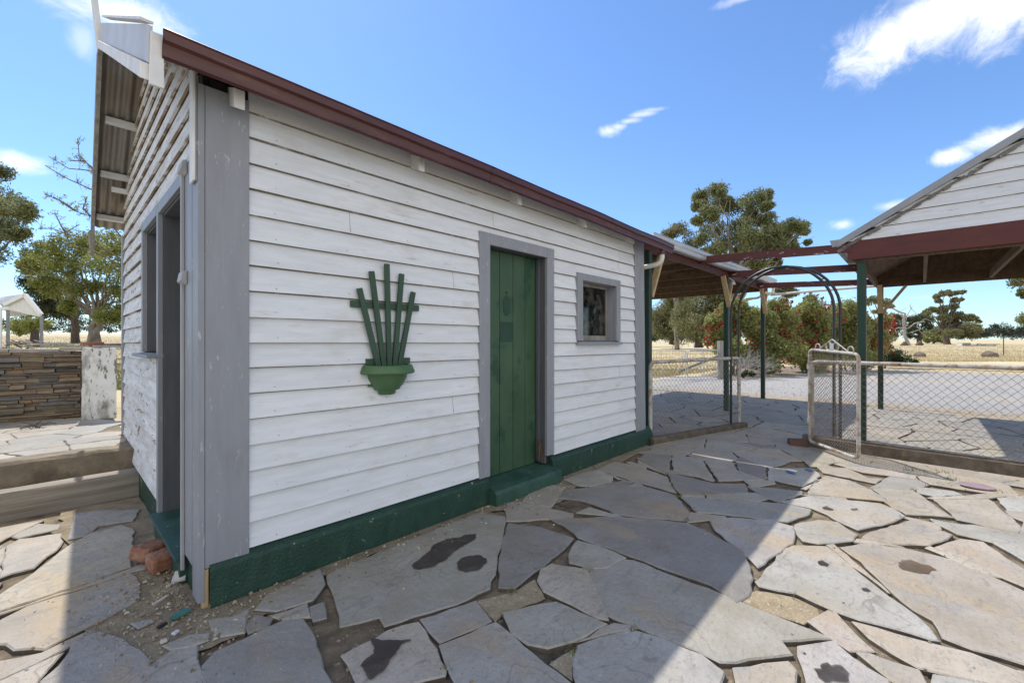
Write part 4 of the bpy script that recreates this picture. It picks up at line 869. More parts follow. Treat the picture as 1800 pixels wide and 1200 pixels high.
for (xt, zt, xb) in ((.871, 1.79, 1.009), (.961, 1.916, 1.053), (1.080, 1.982, 1.099), (1.202, 1.925, 1.145), (1.302, 1.80, 1.187)):
    mb = MB(); mb.beam((xb + (xb - xt) * .06, -.048, 1.24), (xt, -.048, zt), .038, .02, up=(0, 1, 0)); mb.build('slat', M['slatgreen'], PL, bevel=.0025)
# ================================================================== CARPORT beside the outbuilding
CP = thing('carport', 'open carport with maroon beam and dark green posts joined to the white outbuilding', 'carport', (5.4, .12, 0))
def post(x, y, z1, parent, s=.092, z0=-.05):
    mb = MB(); mb.beam((x, y, z0), (x, y, z1), s, s, up=(0, 1, 0), mi=0, cham=.010, cmi=1); return mb.build('post', [M['postgreen'], M['maroontimber']], parent)
PXS = (5.50, 9.06, 11.93)
for x in PXS: post(x, .12, 2.79, CP); post(x, 4.0, 2.79, CP)
mb = MB(); mb.box(5.22, 12.04, .095, .145, 2.77, 2.98); mb.build('front_beam', M['maroontimber'], CP, bevel=.003)
mb = MB(); mb.box(5.22, 12.04, .066, .090, 2.775, 2.965); mb.build('fascia', M['maroontimber'], CP)
mb = MB(); mb.box(5.22, 12.04, 3.975, 4.025, 2.77, 2.98); mb.build('rear_beam', M['lining'], CP)
mb = MB(); mb.box(12.05, 12.10, .05, 4.05, 2.745, 2.95); mb.build('end_beam', M['lining'], CP)
mb = MB(); zt = 4.2
nb_ = 9
for k in range(nb_):
    z0 = 2.952 + k * .14; z1 = z0 + .141; ya = .06 + max(0, (z1 - 2.98)) * 2.75; yb = 4.04 - max(0, (z1 - 2.98)) * 2.75
    if yb - ya > .1: mb.box(12.06, 12.085 + .004 * (k % 2), ya, yb, z0, z1)
mb.add([(12.088, .02, 2.93), (12.088, 4.08, 2.93), (12.088, 2.05, 3.71), (12.094, .02, 2.93), (12.094, 4.08, 2.93), (12.094, 2.05, 3.71)], [(0, 1, 2), (5, 4, 3), (0, 1, 4, 3), (1, 2, 5, 4), (2, 0, 3, 5)]); mb.build('gable_infill', M['lining'], CP)
# braces: cream raw timber
def brace(a, b, parent, w_=.072, t=.045, up=(0, 0, 1)):
    mb = MB(); mb.beam(a, b, w_, t, up=up); mb.build('brace', M['brace'], parent, bevel=.002)
for x in PXS[1:]:
    brace((x - .36, .07, 2.76), (x - .02, .06, 2.16), CP, .05, .085, (0, 1, 0)); brace((x + .36, .12, 2.76), (x + .05, .12, 2.22), CP, .05, .075, (0, 1, 0))
brace((PXS[0] + .42, .11, 2.76), (PXS[0] + .05, .11, 2.10), CP, .05, .095, (0, 1, 0)); brace((PXS[0], .62, 2.78), (PXS[0], .17, 2.2), CP, .05, .08, (1, 0, 0))
# roof and dark lining beneath it
crf = MB(); cl = MB()
def slope_sheet(mb, xa, xb, ya, za, yb, zb, th=.02, skew=(0, 0), drop=(0, 0)):
    mb.hexa([(xa, ya + skew[0], za + drop[0]), (xb, ya + skew[1], za + drop[1]), (xb, yb, zb), (xa, yb, zb), (xa, ya + skew[0], za + drop[0] + th), (xb, ya + skew[1], za + drop[1] + th), (xb, yb, zb + th), (xa, yb, zb + th)])
slope_sheet(crf, 5.27, 12.25, .0, 2.975, 2.05, 3.72, .012, (0, -.03), (-.01, .05)); slope_sheet(crf, 5.27, 12.25, 2.05, 3.72, 4.2, 2.96, .012)
crf.build('roof', M['zinc'], CP)
mb = MB(); mb.hexa([(5.262, -.0, 2.90), (5.268, -.0, 2.90), (5.268, 2.05, 3.64), (5.262, 2.05, 3.64), (5.262, -.0, 2.975), (5.268, -.0, 2.975), (5.268, 2.05, 3.73), (5.262, 2.05, 3.73)]); mb.build('end_flashing', M['whitesteel'], CP)
slope_sheet(cl, 5.29, 12.04, .10, 2.95, 2.05, 3.62, .01); slope_sheet(cl, 5.29, 12.04, 2.05, 3.62, 4.0, 2.97, .01); cl.build('ceiling_lining', M['lining'], CP)
for x in (6.4, 7.6, 8.8, 10.0, 11.2):
    mb = MB(); mb.box(x, x + .05, .15, 3.97, 2.80, 2.93); mb.build('tie_beam', M['lining'], CP)
# pale sheet-metal gutter
cgp = [(.05, .0), (-.045, .0), (-.06, .02), (-.06, .05), (-.075, .085), (-.075, .125), (-.083, .13), (-.075, .137), (-.066, .13), (-.066, .09), (.05, .09)]
mb = MB(); mb.prof(cgp, 'x', 5.29, 12.35, off=[(.0, 2.852), (-.03, 2.918)]); mb.build('gutter', M['zinc'], CP)
mb = MB(); mb.tube([(12.30, -.03, 2.93), (12.30, -.03, 2.80), (12.28, .0, 2.72), (12.2, .1, 2.66)], .04, 10); mb.build('downpipe', M['pvc'], CP, smooth=True)
fl = MB(); fl.lathe([(0, 0), (.03, 0), (.055, -.05), (.06, -.07), (0, -.06)], (9.17, .03, 2.70), 14); fl.build('flood_lamp', M['zinc'], CP, smooth=True)
fl = MB(); fl.tube([(9.10, .10, 2.78), (9.17, .03, 2.72)], .012, 6); fl.build('lamp_bracket', M['zinc'], CP)

# ================================================================== pergola beams between the carport and the open shed
for k, (xa, xb, za, lab) in enumerate(((7.36, 7.42, 2.73, 'nearest peeling maroon timber beam spanning from the carport to the gabled shed'), (9.10, 9.15, 2.66, 'middle maroon timber beam spanning over the arch between carport and shed'), (11.2, 11.25, 2.62, 'farthest maroon timber beam between carport and shed'))):
    mb = MB(); n = 10
    y0, y1 = .06, (-2.09 if k == 0 else -2.15); za2 = za + (.10 if k == 0 else .12)
    for s in range(n):
        t0, t1 = s / n, (s + 1) / n; ya, yb = y0 + (y1 - y0) * t0, y0 + (y1 - y0) * t1; a, b = za2 + (za - za2) * t0, za2 + (za - za2) * t1; d = jit(.004)
        mb.hexa([(xa, yb, b), (xb, yb, b), (xb, ya, a), (xa, ya, a), (xa, yb, b + .125), (xb, yb, b + .125), (xb, ya, a + .125), (xa, ya, a + .125)])
    pbm = recentre(mb.build('pergola_beam', M['maroonpeel'])); tag(pbm, lab, 'beam', 'maroon beams between carport and shed')
mb = MB(); mb.tube([(12.28, .02, 2.66), (12.25, -.6, 2.68), (12.2, -2.15, 2.70)], .03, 8); tag(recentre(mb.build('white_pipe', M['pvc'], smooth=True)), 'thin white pipe crossing from the end of the carport gutter to the shed', 'pipe')

# ================================================================== OPEN SHED on the right
SX0, SX1 = 7.40, 11.62
SH = thing('open_shed', 'open shed with white weatherboard gable, peeling grey barge and maroon beam on green posts', 'shed', (7.45, -2.2, 0))
post(7.50, -2.20, 2.62, SH, .105); post(11.55, -2.20, 2.62, SH); post(7.50, -7.2, 2.62, SH, .105); post(11.55, -7.2, 2.62, SH)
mb = MB(); mb.box(SX0 - .03, SX0 + .03, -7.35, -2.05, 2.615, 2.882); mb.build('front_beam', M['maroontimber'], SH, bevel=.004)
mb = MB(); mb.box(SX0 + .035, SX0 + .09, -7.3, -2.10, 2.59, 2.72); mb.build('inner_beam', M['lining'], SH)
mb = MB(); mb.box(SX1 - .03, SX1 + .03, -7.35, -2.12, 2.60, 2.79); mb.build('rear_beam', M['lining'], SH)
mb = MB(); mb.box(SX0 + .10, SX1 - .04, -2.16, -2.10, 2.62, 2.74); mb.build('side_beam', M['lining'], SH)
mb = MB(); mb.box(SX0 + .10, SX1 - .04, -7.3, -7.24, 2.62, 2.74); mb.build('side_beam', M['lining'], SH)
SRY, SRZ, SEY, SEZ = -4.70, 4.47, -1.98, 2.86
sg = (SRZ - SEZ) / (SEY - SRY)
def sroof(y): return SEZ + (SEY - y) * sg if y > SRY else SRZ - (SRY - y) * sg
mb = MB(); hb = .162; z = 2.884
while z < SRZ - .1:
    yl = SEY - (z - SEZ) / sg; yr = 2 * SRY - yl
    n = 14; rows = []
    for i in range(n + 1):
        y = yr + (yl - yr) * i / n; t1 = max(z + .006, min(z + hb + .01, sroof(y) - .012)); f = (t1 - z) / (hb + .01); o0 = .022; o1 = .022 - .018 * f
        e = jit(.003); ed = min(z + hb - .008, t1 - .002); fe = (ed - z) / (hb + .01); rows.append([(SX0 - o0 + .014, y, z + e), (SX0 - o0, y, z + e), (SX0 - .022 + .018 * fe, y, max(ed, z + e + .0005)), (SX0 - o1, y, t1), (SX0 + .0, y, t1)])
    V = [v for r_ in rows for v in r_]; mb.add(V, [(4, 3, 2, 1, 0), tuple(5 * n + i for i in range(5))]); o_ = len(mb.v) - len(V)
    for i in range(n):
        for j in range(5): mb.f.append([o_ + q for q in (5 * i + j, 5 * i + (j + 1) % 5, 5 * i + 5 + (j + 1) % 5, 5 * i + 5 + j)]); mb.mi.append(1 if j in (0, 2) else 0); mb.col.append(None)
    z += hb
M['shedboard'] = mat('cracked_white_board', (.72, .725, .74), (.62, .63, .64), 3, (1, 1, 8), island=.05, rough=.6, bump=.5, bscale=45, bdist=.0015, bstretch=(.35, .35, 6), chip=[((.25, .20, .145), 4, (1, .5, 6), .612), ((.36, .32, .26), 14, (1, .4, 5), .64)], dirt=((.5, .48, .44), 3, (1, 1, 3), .6, .9))
mb.build('gable_cladding', [M['shedboard'], M['lapdirtshade']], SH)
mb = MB(); mb.add([(SX0 + .012, -7.3, 2.89), (SX0 + .012, -2.1, 2.89), (SX0 + .012, SRY, SRZ - .03), (SX0 + .03, -7.3, 2.89), (SX0 + .03, -2.1, 2.89), (SX0 + .03, SRY, SRZ - .03)], [(0, 1, 2), (5, 4, 3), (0, 1, 4, 3), (1, 2, 5, 4), (2, 0, 3, 5)]); mb.build('gable_backing', M['lining'], SH)
rs_ = corrugated('roof', M['iron'], SX0 - .05, SX1 + .1, SEY + .06, SEZ - .03, SRY, SRZ + .01, SH)
corrugated('far_slope', M['iron'], SX0 - .05, SX1 + .1, SRY, SRZ + .01, 2 * SRY - SEY - .06, SEZ - .03, rs_)
for sgn in (1, -1):
    mb = MB(); ya, yb = (SEY + .05, SRY) if sgn > 0 else (2 * SRY - SEY - .05, SRY)
    mb.hexa([(SX0 - .06, ya, SEZ - .045), (SX0 - .0, ya, SEZ - .045), (SX0 - .0, yb, SRZ - .015), (SX0 - .06, yb, SRZ - .015), (SX0 - .06, ya, SEZ + .05), (SX0 - .0, ya, SEZ + .05), (SX0 - .0, yb, SRZ + .085), (SX0 - .06, yb, SRZ + .085)]); mb.build('barge_cap', M['greybarge'], SH)
    mb = MB(); n = 40
    for k in range(n):
        t0, t1 = k / n, (k + 1) / n; y0, y1 = ya + (yb - ya) * t0, ya + (yb - ya) * t1; z0, z1 = sroof(y0) - .055, sroof(y1) - .055; d = R.choice([0, 0, .008, .016]) + jit(.004)
        mb.hexa([(SX0 - .043 + d * .5, y0, z0 - .05 + d), (SX0 - .02, y0, z0 - .05 + d), (SX0 - .02, y1, z1 - .05 + d), (SX0 - .043 + d * .5, y1, z1 - .05 + d), (SX0 - .043 + d * .5, y0, z0), (SX0 - .02, y0, z0), (SX0 - .02, y1, z1), (SX0 - .043 + d * .5, y1, z1)])
    mb.build('barge_board', mat('split_grey_timber', (.20, .195, .19), (.10, .09, .08), 9, (1, .5, 2), rough=.85, bump=.8, chip=((.62, .62, .62), 9, (1, .6, 1.5), .60)), SH)
mb = MB(); mb.hexa([(SX0 - .05, SEY + .11, SEZ - .03), (SX1 + .1, SEY + .11, SEZ - .03), (SX1 + .1, SEY + .0, SEZ - .03), (SX0 - .05, SEY + .0, SEZ - .03), (SX0 - .05, SEY + .14, SEZ + .07), (SX1 + .1, SEY + .14, SEZ + .07), (SX1 + .1, SEY + .0, SEZ + .07), (SX0 - .05, SEY + .0, SEZ + .07)]); mb.build('gutter', M['greybarge'], SH)
cl = MB(); slope_sheet(cl, SX0 + .1, SX1 - .05, -2.1, 2.80, SRY, SRZ - .12, .012); slope_sheet(cl, SX0 + .1, SX1 - .05, -7.3, 2.80, SRY, SRZ - .12, .012); cl.build('ceiling_lining', M['lining'], SH)
for y in (-2.9, -3.8, -4.7, -5.6, -6.5):
    mb = MB(); mb.box(SX0 + .1, SX1 - .05, y, y + .045, 2.64, 2.76); mb.build('joist', M['lining'], SH)
mb = MB()
for k in range(9):
    z0 = 2.77 + k * .16; yl = SEY - (z0 + .155 - SEZ) / sg - .06; yr = 2 * SRY - yl
    if yl - yr > .2: mb.box(SX1 - .02, SX1 + .005 + .004 * (k % 2), yr, min(yl + .12, -2.1), z0, z0 + .161)
mb.build('rear_infill', M['lining'], SH)
brace((7.56, -2.55, 2.60), (7.54, -2.26, 2.22), SH, .05, .08, (1, 0, 0)) if False else None
brace((11.2, -2.20, 2.62), (11.50, -2.20, 2.05), SH, .05, .085, (0, 1, 0)); brace((11.55, -2.6, 2.6), (11.55, -2.26, 2.1), SH, .05, .08, (1, 0, 0))
brace((7.9, -2.18, 2.60), (7.56, -2.18, 2.2), SH, .045, .07, (0, 1, 0))

# ================================================================== wire fences, gate, kerbs
def roundpoly(pts, r, n=5):
    pts = [Vector(p) for p in pts]; out = [pts[0]]
    for i in range(1, len(pts) - 1):
        a, b, c = pts[i - 1], pts[i], pts[i + 1]; d1 = (a - b).normalized() * r; d2 = (c - b).normalized() * r
        for k in range(n + 1):
            t = k / n; out.append((b + d1) * (1 - t) ** 2 + b * 2 * t * (1 - t) + (b + d2) * t * t)
    out.append(pts[-1]); return out
def chain(mb, O, U, L, H, pitch, r, nrm, z0=0):
    """diagonal woven wires filling an L x H rectangle at O along U (unit, horizontal)"""
    O = Vector(O); U = Vector(U); Z = Vector((0, 0, 1)); nrm = Vector(nrm)
    p2 = pitch; asp = 1.0
    for s in (1, -1):
        k0 = -int(H / p2) - 2; k1 = int(L / p2) + int(H / p2) + 3
        for k in range(k0, k1):
            u0 = k * p2; v0, v1 = 0.0, H; ua, ub = (u0, u0 + s * H / asp)
            # clip in u
            t0, t1 = 0.0, 1.0; du = ub - ua
            lo, hi = sorted(((0 - ua) / du, (L - ua) / du)); t0 = max(t0, lo); t1 = min(t1, hi)
            if t1 - t0 < .02: continue
            nseg = max(1, int((t1 - t0) * H / p2 + .5)); pts = []
            n2 = nseg * 2
            for i in range(n2 + 1):
                t = t0 + (t1 - t0) * i / n2; ph = (t * H / p2) * math.pi * 2
                pts.append(O + U * (ua + du * t) + Z * (z0 + t * H) + nrm * (s * .0025 + .003 * math.cos(ph)))
            mb.tube(pts, r, 4, cap=False)
FN = thing('wire_fence', 'short chain wire panel in a pale pipe frame beside the corner of the outbuilding', 'fence', (5.30, -.01, 0), 'chain wire fences')
A_, B_ = Vector((5.27, -.03, 0)), Vector((7.33, -.61, 0)); U_ = (B_ - A_).normalized(); Nn = Vector((U_.y, -U_.x, 0)); Lf = (B_ - A_).length
mb = MB(); mb.tube(roundpoly([A_ + Vector((0, 0, .05)), A_ + Vector((0, 0, 1.14)), B_ + Vector((0, 0, 1.165)), B_ + Vector((0, 0, .05))], .09), .027, 12); mb.build('frame', M['pipe'], FN, smooth=True)
mb = MB(); chain(mb, A_ + U_ * .02, U_, Lf - .04, 1.03, .082, .0019, Nn, .09); mb.build('mesh', M['wire'], FN)
def kerbline(name, a, b, w_, z1, lab, n=24):
    a = Vector(a); b = Vector(b); u = (b - a).normalized(); nn = Vector((-u.y, u.x, 0)); mb = MB(); V = []; F = []
    for k in range(n + 1):
        p = a.lerp(b, k / n); e = [jit(.007) for _ in range(6)]
        V += [p - nn * w_ / 2 + nn * e[0] + Vector((0, 0, -.06)), p + nn * w_ / 2 + Vector((0, 0, -.06)), p + nn * (w_ / 2 - .005) + nn * e[1] + Vector((0, 0, z1 - .012 + e[2] * .6)), p + nn * (w_ / 2 - .02) + Vector((0, 0, z1 + e[3] * .5)), p - nn * (w_ / 2 - .02) + Vector((0, 0, z1 + e[4] * .5)), p - nn * (w_ / 2) + nn * e[5] + Vector((0, 0, z1 - .016))]
    F = [tuple(range(5, -1, -1)), tuple(range(n * 6, n * 6 + 6))]
    for k in range(n):
        for j in range(6): F.append((k * 6 + j, k * 6 + (j + 1) % 6, (k + 1) * 6 + (j + 1) % 6, (k + 1) * 6 + j))
    mb.add(V, F); return tag(recentre(mb.build(name, M['kerb'])), lab, 'kerb')
kerbline('concrete_kerb', (5.20, -.06, 0), (7.42, -.66, 0), .13, .085, 'low concrete kerb under the short wire panel beside the outbuilding')
FR = thing('wire_fence', 'long chain wire fence under a rusty white pipe rail beyond the open gate', 'fence', (6.50, -1.80, 0), 'chain wire fences')
A2, B2 = Vector((6.56, -1.74, 0)), Vector((6.38, -6.6, 0)); U2 = (B2 - A2).normalized(); N2 = Vector((U2.y, -U2.x, 0)); L2 = (B2 - A2).length
mb = MB(); mb.tube(roundpoly([A2 + Vector((0, 0, .08)), A2 + Vector((0, 0, 1.16)), B2 + Vector((0, 0, 1.13)), B2 + Vector((0, 0, .08))], .08), .026, 12); mb.build('frame', M['pipe'], FR, smooth=True)
mb = MB(); mb.tube([A2 + Vector((0, 0, .155)), B2 + Vector((0, 0, .15))], .004, 5); mb.tube([A2 + Vector((0, 0, 1.12)), B2 + Vector((0, 0, 1.09))], .003, 5); mb.build('line_wire', M['wire'], FR)
mb = MB(); chain(mb, A2 + U2 * .03, U2, L2 - .06, .97, .088, .0018, N2, .15); mb.build('mesh', M['wire'], FR)
kerbline('concrete_kerb', (6.58, -1.64, 0), (6.36, -6.9, 0), .17, .150, 'stained concrete kerb, darkened for shade, under the long wire fence', 60)
mb = MB(); mb.hexa([(6.42, -1.50, -.02), (6.60, -1.44, -.02), (6.64, -1.66, -.02), (6.44, -1.72, -.02), (6.43, -1.51, .075), (6.59, -1.45, .07), (6.63, -1.65, .08), (6.45, -1.71, .08)]); tag(recentre(mb.build('timber_offcut', mat('brown_timber', (.15, .085, .055), (.09, .055, .04), 6, rough=.85, bump=.8))), 'short brown timber block beneath the hinge side of the gate', 'timber')
GT = thing('pedestrian_gate', 'rusty pipe gate with fine wire and scroll top, swung open in front of the fence', 'gate', (6.47, -1.74, .08))
H0, H1 = Vector((6.47, -1.73, 0)), Vector((5.84, -2.30, 0)); UG = (H1 - H0).normalized(); NG = Vector((UG.y, -UG.x, 0)); LG = (H1 - H0).length
def z(v): return Vector((0, 0, v))
mb = MB(); mb.tube(roundpoly([H0 + UG * .3 + z(.085), H0 + z(.085), H0 + z(1.325), H1 + z(1.285), H1 + z(.075), H0 + UG * .3 + z(.085)], .075), .021, 10); mb.build('frame', M['pipe'], GT, smooth=True)
mb = MB(); chain(mb, H0 + UG * .015, UG, LG - .03, 1.19, .046, .0025, NG, .10); mb.build('mesh', M['wire'], GT)
sc_ = MB(); mid = H0.lerp(H1, .5)
sc_.tube([H0 + UG * .17 + z(1.325), mid + z(1.45) - UG * .02, mid + z(1.46), mid + z(1.45) + UG * .02, H1 - UG * .14 + z(1.30)], .008, 6)
for c, rr in ((mid - UG * .06 + z(1.375), .05), (mid + UG * .06 + z(1.37), .05)): sc_.tube([c + UG * rr * math.cos(t * math.pi / 8) + z(rr * math.sin(t * math.pi / 8)) for t in range(16)], .0075, 6, closed=True)
for c, sg_ in ((H0 + UG * .16 + z(1.36), -1), (H1 - UG * .12 + z(1.33), 1)): sc_.tube([c + UG * sg_ * .045 * math.cos(t * math.pi / 8) + z(.045 * math.sin(t * math.pi / 8)) for t in range(-4, 9)], .0075, 6)
sc_.build('scroll_top', M['pipe'], GT, smooth=True)
mb = MB(); mb.hexa([mid - UG * .03 + NG * .006 + z(1.33), mid + UG * .03 + NG * .006 + z(1.33), mid + UG * .03 + NG * .01 + z(1.33), mid - UG * .03 + NG * .01 + z(1.33), mid - UG * .035 + NG * .006 + z(1.41), mid + UG * .035 + NG * .006 + z(1.41), mid + UG * .035 + NG * .01 + z(1.41), mid - UG * .035 + NG * .01 + z(1.41)]); mb.build('tag_plate', M['zinc'], GT)
for zz in (.35, 1.1):
    mb = MB(); mb.tube([H0 - UG * .005 + z(zz - .04), H0 - UG * .005 + z(zz + .04)], .03, 8); mb.build('hinge', M['pipe'], GT, smooth=True)
# garden arch
AR = thing('garden_arch', 'black tubular garden arch of two hoops over the gateway', 'arch', (6.95, -1.15, 0))
def hoop(a, b, top):
    a = Vector(a); b = Vector(b); pts = [a + z(0)]; n = 22; c = a.lerp(b, .5); hw = (b - a) / 2; base = top - hw.length
    pts.append(a + z(base * .5))
    for k in range(n + 1):
        t = math.pi * k / n; pts.append(c - hw * math.cos(t) + z(base + hw.length * math.sin(t)))
    pts += [b + z(base * .5), b + z(0)]; return pts
Ha = hoop((7.085, -.555, 0), (7.064, -1.926, 0), 2.58); Hb = hoop((7.331, -.60, 0), (7.312, -1.97, 0), 2.60)
for h_pts in (Ha, Hb):
    mb = MB(); mb.tube(h_pts, .0195, 10); mb.build('hoop', M['archblack'], AR, smooth=True)
for k in (5, 12, 19): 
    mb = MB(); mb.tube([Ha[k], Hb[k]], .007, 6); mb.build('rung', M['archblack'], AR)
# ================================================================== stone wall, pillar, things on the terrace
W0, W1 = Vector((-9.0, 6.9, 0)), Vector((-.30, 5.62, 0)); wu = (W1 - W0).normalized(); wn_ = Vector((wu.y, -wu.x, 0)); WL = (W1 - W0).length
sw = MB(); zc = TZ - .03
SCOL = [(.24, .185, .13), (.17, .15, .13), (.28, .215, .145), (.20, .165, .13), (.12, .11, .10), (.32, .26, .19), (.25, .17, .105), (.18, .175, .165)]
while zc < 1.30:
    hcrs = R.uniform(.018, .058); u = 0
    while u < WL:
        l = R.uniform(.10, .42) * (1 if hcrs > .04 else 1.35); u1 = min(WL, u + l); d = jit(.034); h2 = hcrs - R.uniform(.002, .012); c = tint(R.choice(SCOL), .15); dz = jit(.008)
        p0 = W0 + wu * (u + .003); p1 = W0 + wu * (u1 - .003); f = wn_ * (.0 + d); bk = -wn_ * .34
        e = [jit(.006) for _ in range(8)]
        sw.hexa([p0 + f + wu * e[0] + z(zc + e[4] * .6), p1 + f + wu * e[1] + wn_ * e[2] * 2 + z(zc + dz * .5), p1 + bk + z(zc), p0 + bk + z(zc), p0 + f + wu * e[3] + wn_ * e[5] * 2 + z(zc + h2 + e[6] * .6), p1 + f - wu * abs(e[7]) + z(zc + h2 + dz * .5), p1 + bk + z(zc + h2), p0 + bk + z(zc + h2)], 0, c)
        u = u1
    zc += hcrs
core = MB(); 
for a0, a1, o in ((.0, WL, .03),): 
    p0, p1 = W0, W1; core.hexa([p0 - wn_ * .03 + z(.3), p1 - wn_ * .03 + z(.3), p1 - wn_ * .31 + z(.3), p0 - wn_ * .31 + z(.3), p0 - wn_ * .03 + z(1.29), p1 - wn_ * .03 + z(1.29), p1 - wn_ * .31 + z(1.29), p0 - wn_ * .31 + z(1.29)])
SWT = thing('stone_wall', 'low dry stacked slate wall along the back of the terrace', 'wall', (-4.6, 6.2, TZ))
sw.build('stonework', M['stone'], SWT); core.build('wall_core', M['bed'], SWT)
cp = MB(); u = 0
while u < WL:
    l = R.uniform(.3, .75); p0 = W0 + wu * u; p1 = W0 + wu * min(WL, u + l - .01); zz = 1.30 + jit(.015); t = R.uniform(.03, .06)
    cp.hexa([p0 + wn_ * .03 + z(zz), p1 + wn_ * .03 + z(zz), p1 - wn_ * .36 + z(zz), p0 - wn_ * .36 + z(zz), p0 + wn_ * (.02 + jit(.015)) + z(zz + t), p1 + wn_ * (.02 + jit(.015)) + z(zz + t), p1 - wn_ * .35 + z(zz + t), p0 - wn_ * .35 + z(zz + t)], 0, tint((.38, .36, .32), .12)); u += l
cp.build('coping', M['stone'], SWT)
PI_ = thing('whitewashed_pillar', 'square pillar with flaking whitewash at the end of the slate wall', 'pillar', (-.13, 5.5, TZ))
mb = MB(); n = 10; V = []; F = []
for k in range(n + 1):
    zz = TZ - .02 + .985 * k / n
    V += [(-.305 + jit(.006), 5.30 + jit(.006), zz), (.035 + jit(.006), 5.26 + jit(.006), zz), (.055 + jit(.006), 5.62, zz), (-.285, 5.66, zz)]
F = [(3, 2, 1, 0), tuple(4 * n + i for i in range(4))] + [(4 * k + j, 4 * k + (j + 1) % 4, 4 * k + 4 + (j + 1) % 4, 4 * k + 4 + j) for k in range(n) for j in range(4)]
mb.add(V, F); mb.build('shaft', M['whitewash'], PI_, bevel=.018, seg=3)
def loose(name, c, size, rot, m, lab, cat, group=None, tz=0, bev=.006):
    mb = MB(); sx, sy, sz = size; mb.hexa([(dx * sx / 2 + jit(sx * .05), dy * sy / 2 + jit(sy * .05), zz * sz + jit(sz * .04)) for zz in (0, 1) for dx, dy in ((-1, -1), (1, -1), (1, 1), (-1, 1))])
    o = mb.build(name, m, bevel=bev); o.location = c; o.rotation_euler = (tz if isinstance(tz, float) else 0, 0, rot); return tag(o, lab, cat, group)
slm = mat('loose_slate', (.33, .31, .28), (.22, .21, .20), 7, rough=.85, bump=.6)
loose('slate_slab', (-.02, 5.45, 1.358), (.40, .3, .022), .1, slm, 'thin slate lying flat on top of the whitewashed pillar', 'slate', 'slates and bricks on the pillar')
loose('slate_slab', (.02, 5.47, 1.383), (.26, .22, .024), .5, plain('dark_slate', (.12, .115, .11), .8, .5), 'small dark slate topmost on the whitewashed pillar', 'slate', 'slates and bricks on the pillar')
loose('brick', (-.20, 5.42, 1.383), (.23, .11, .045), .15, M['brick'], 'flat brick lying on the slates above the whitewashed pillar', 'brick', 'slates and bricks on the pillar')
# bricks and scraps at the corner
def oldbrick(c, size, rot, lab, rx=0, ry=0):
    mb = MB(); n = 6; bm = bmesh.new(); bmesh.ops.create_cube(bm, size=1); bmesh.ops.subdivide_edges(bm, edges=bm.edges[:], cuts=5, use_grid_fill=True)
    for v in bm.verts:
        l = max(abs(v.co.x), abs(v.co.y), abs(v.co.z)); s = v.co.copy(); k = sum(abs(q) > .49 for q in s)
        v.co = Vector((s.x * size[0], s.y * size[1], s.z * size[2])); 
        if k >= 2: v.co *= (1 - .05 * (k - 1) - R.random() * .05)
        v.co += Vector((jit(.003), jit(.003), jit(.003)))
    me = bpy.data.meshes.new('brick'); bm.to_mesh(me); bm.free(); me.materials.append(M['brick']); o = bpy.data.objects.new('brick', me); COL.objects.link(o)
    o.location = c; o.rotation_euler = (rx, ry, rot); return tag(o, lab, 'brick', 'loose bricks by the side doorway')
oldbrick((-.105, .84, .062), (.21, .15, .085), .55, 'squarish dusty red brick behind the rounded one by the side doorway', .05, .12)
oldbrick((-.085, .635, .055), (.15, .125, .10), .2, 'worn rounded orange half brick in front by the side doorway', .1, 0)
loose('tile_shard', (-.155, .195, .012), (.012, .09, .008), -.9, plain('white_ceramic', (.66, .64, .58), .3), 'narrow white ceramic shard in the dirt near the building corner', 'shard', bev=.001)
loose('painted_shard', (-.105, -.035, .012), (.045, .085, .008), -1.0, plain('green_chip', (.06, .19, .15), .6), 'flat pale green painted chip in the dirt near the building corner', 'shard', bev=.001)
loose('plastic_scrap', (-.185, -.085, .012), (.02, .042, .01), -1.1, plain('black_plastic', (.02, .02, .02)), 'small black plastic scrap on the dirt joint in the foreground', 'scrap', bev=.001)
loose('pale_pebble', (-.15, -.20, .012), (.02, .03, .012), -.9, plain('pale_stone', (.6, .62, .66)), 'pale bluish pebble on the dirt joint in the foreground', 'pebble', bev=.004)
wsp = plain('white_splinter', (.60, .59, .56), .8)
loose('timber_splinter', (-.035, .46, .03), (.025, .20, .012), -.5, wsp, 'split white painted splinter leaning beside the orange half brick', 'splinter', tz=.5, bev=.001)
loose('broken_board_end', (-.04, .36, .04), (.05, .07, .012), -.3, wsp, 'broken white board end lying by the corner of the building', 'splinter', tz=.6, bev=.001)
# blue scraps and the pale lid on the paving
bl = plain('blue_plastic', (.11, .19, .44), .4)
for (x, y, sx, sy, r_, lab) in ((4.93, -1.80, .16, .07, .8, 'larger crumpled blue plastic scrap on the shaded paving edge'), (5.17, -1.93, .12, .06, .6, 'smaller blue plastic scrap half in the sun beside the larger one')):
    mb = MB(); n = 10; V = [(0, 0, .006)]; 
    for k in range(n):
        t = 2 * math.pi * k / n; rr = R.uniform(.7, 1.1); V.append((sx / 2 * rr * math.cos(t), sy / 2 * rr * math.sin(t), .003 + R.random() * .008))
    V += [(x_, y_, z_ + .0025) for x_, y_, z_ in V]; m_ = n + 1; F = [(0, 1 + k, 1 + (k + 1) % n) for k in range(n)] + [(m_, m_ + 1 + (k + 1) % n, m_ + 1 + k) for k in range(n)] + [(1 + k, 1 + (k + 1) % n, m_ + 1 + (k + 1) % n, m_ + 1 + k) for k in range(n)]
    mb.add(V, F); o = mb.build('plastic_scrap', bl); o.location = (x, y, .012); o.rotation_euler = (0, 0, r_); tag(o, lab, 'scrap', 'blue plastic scraps')
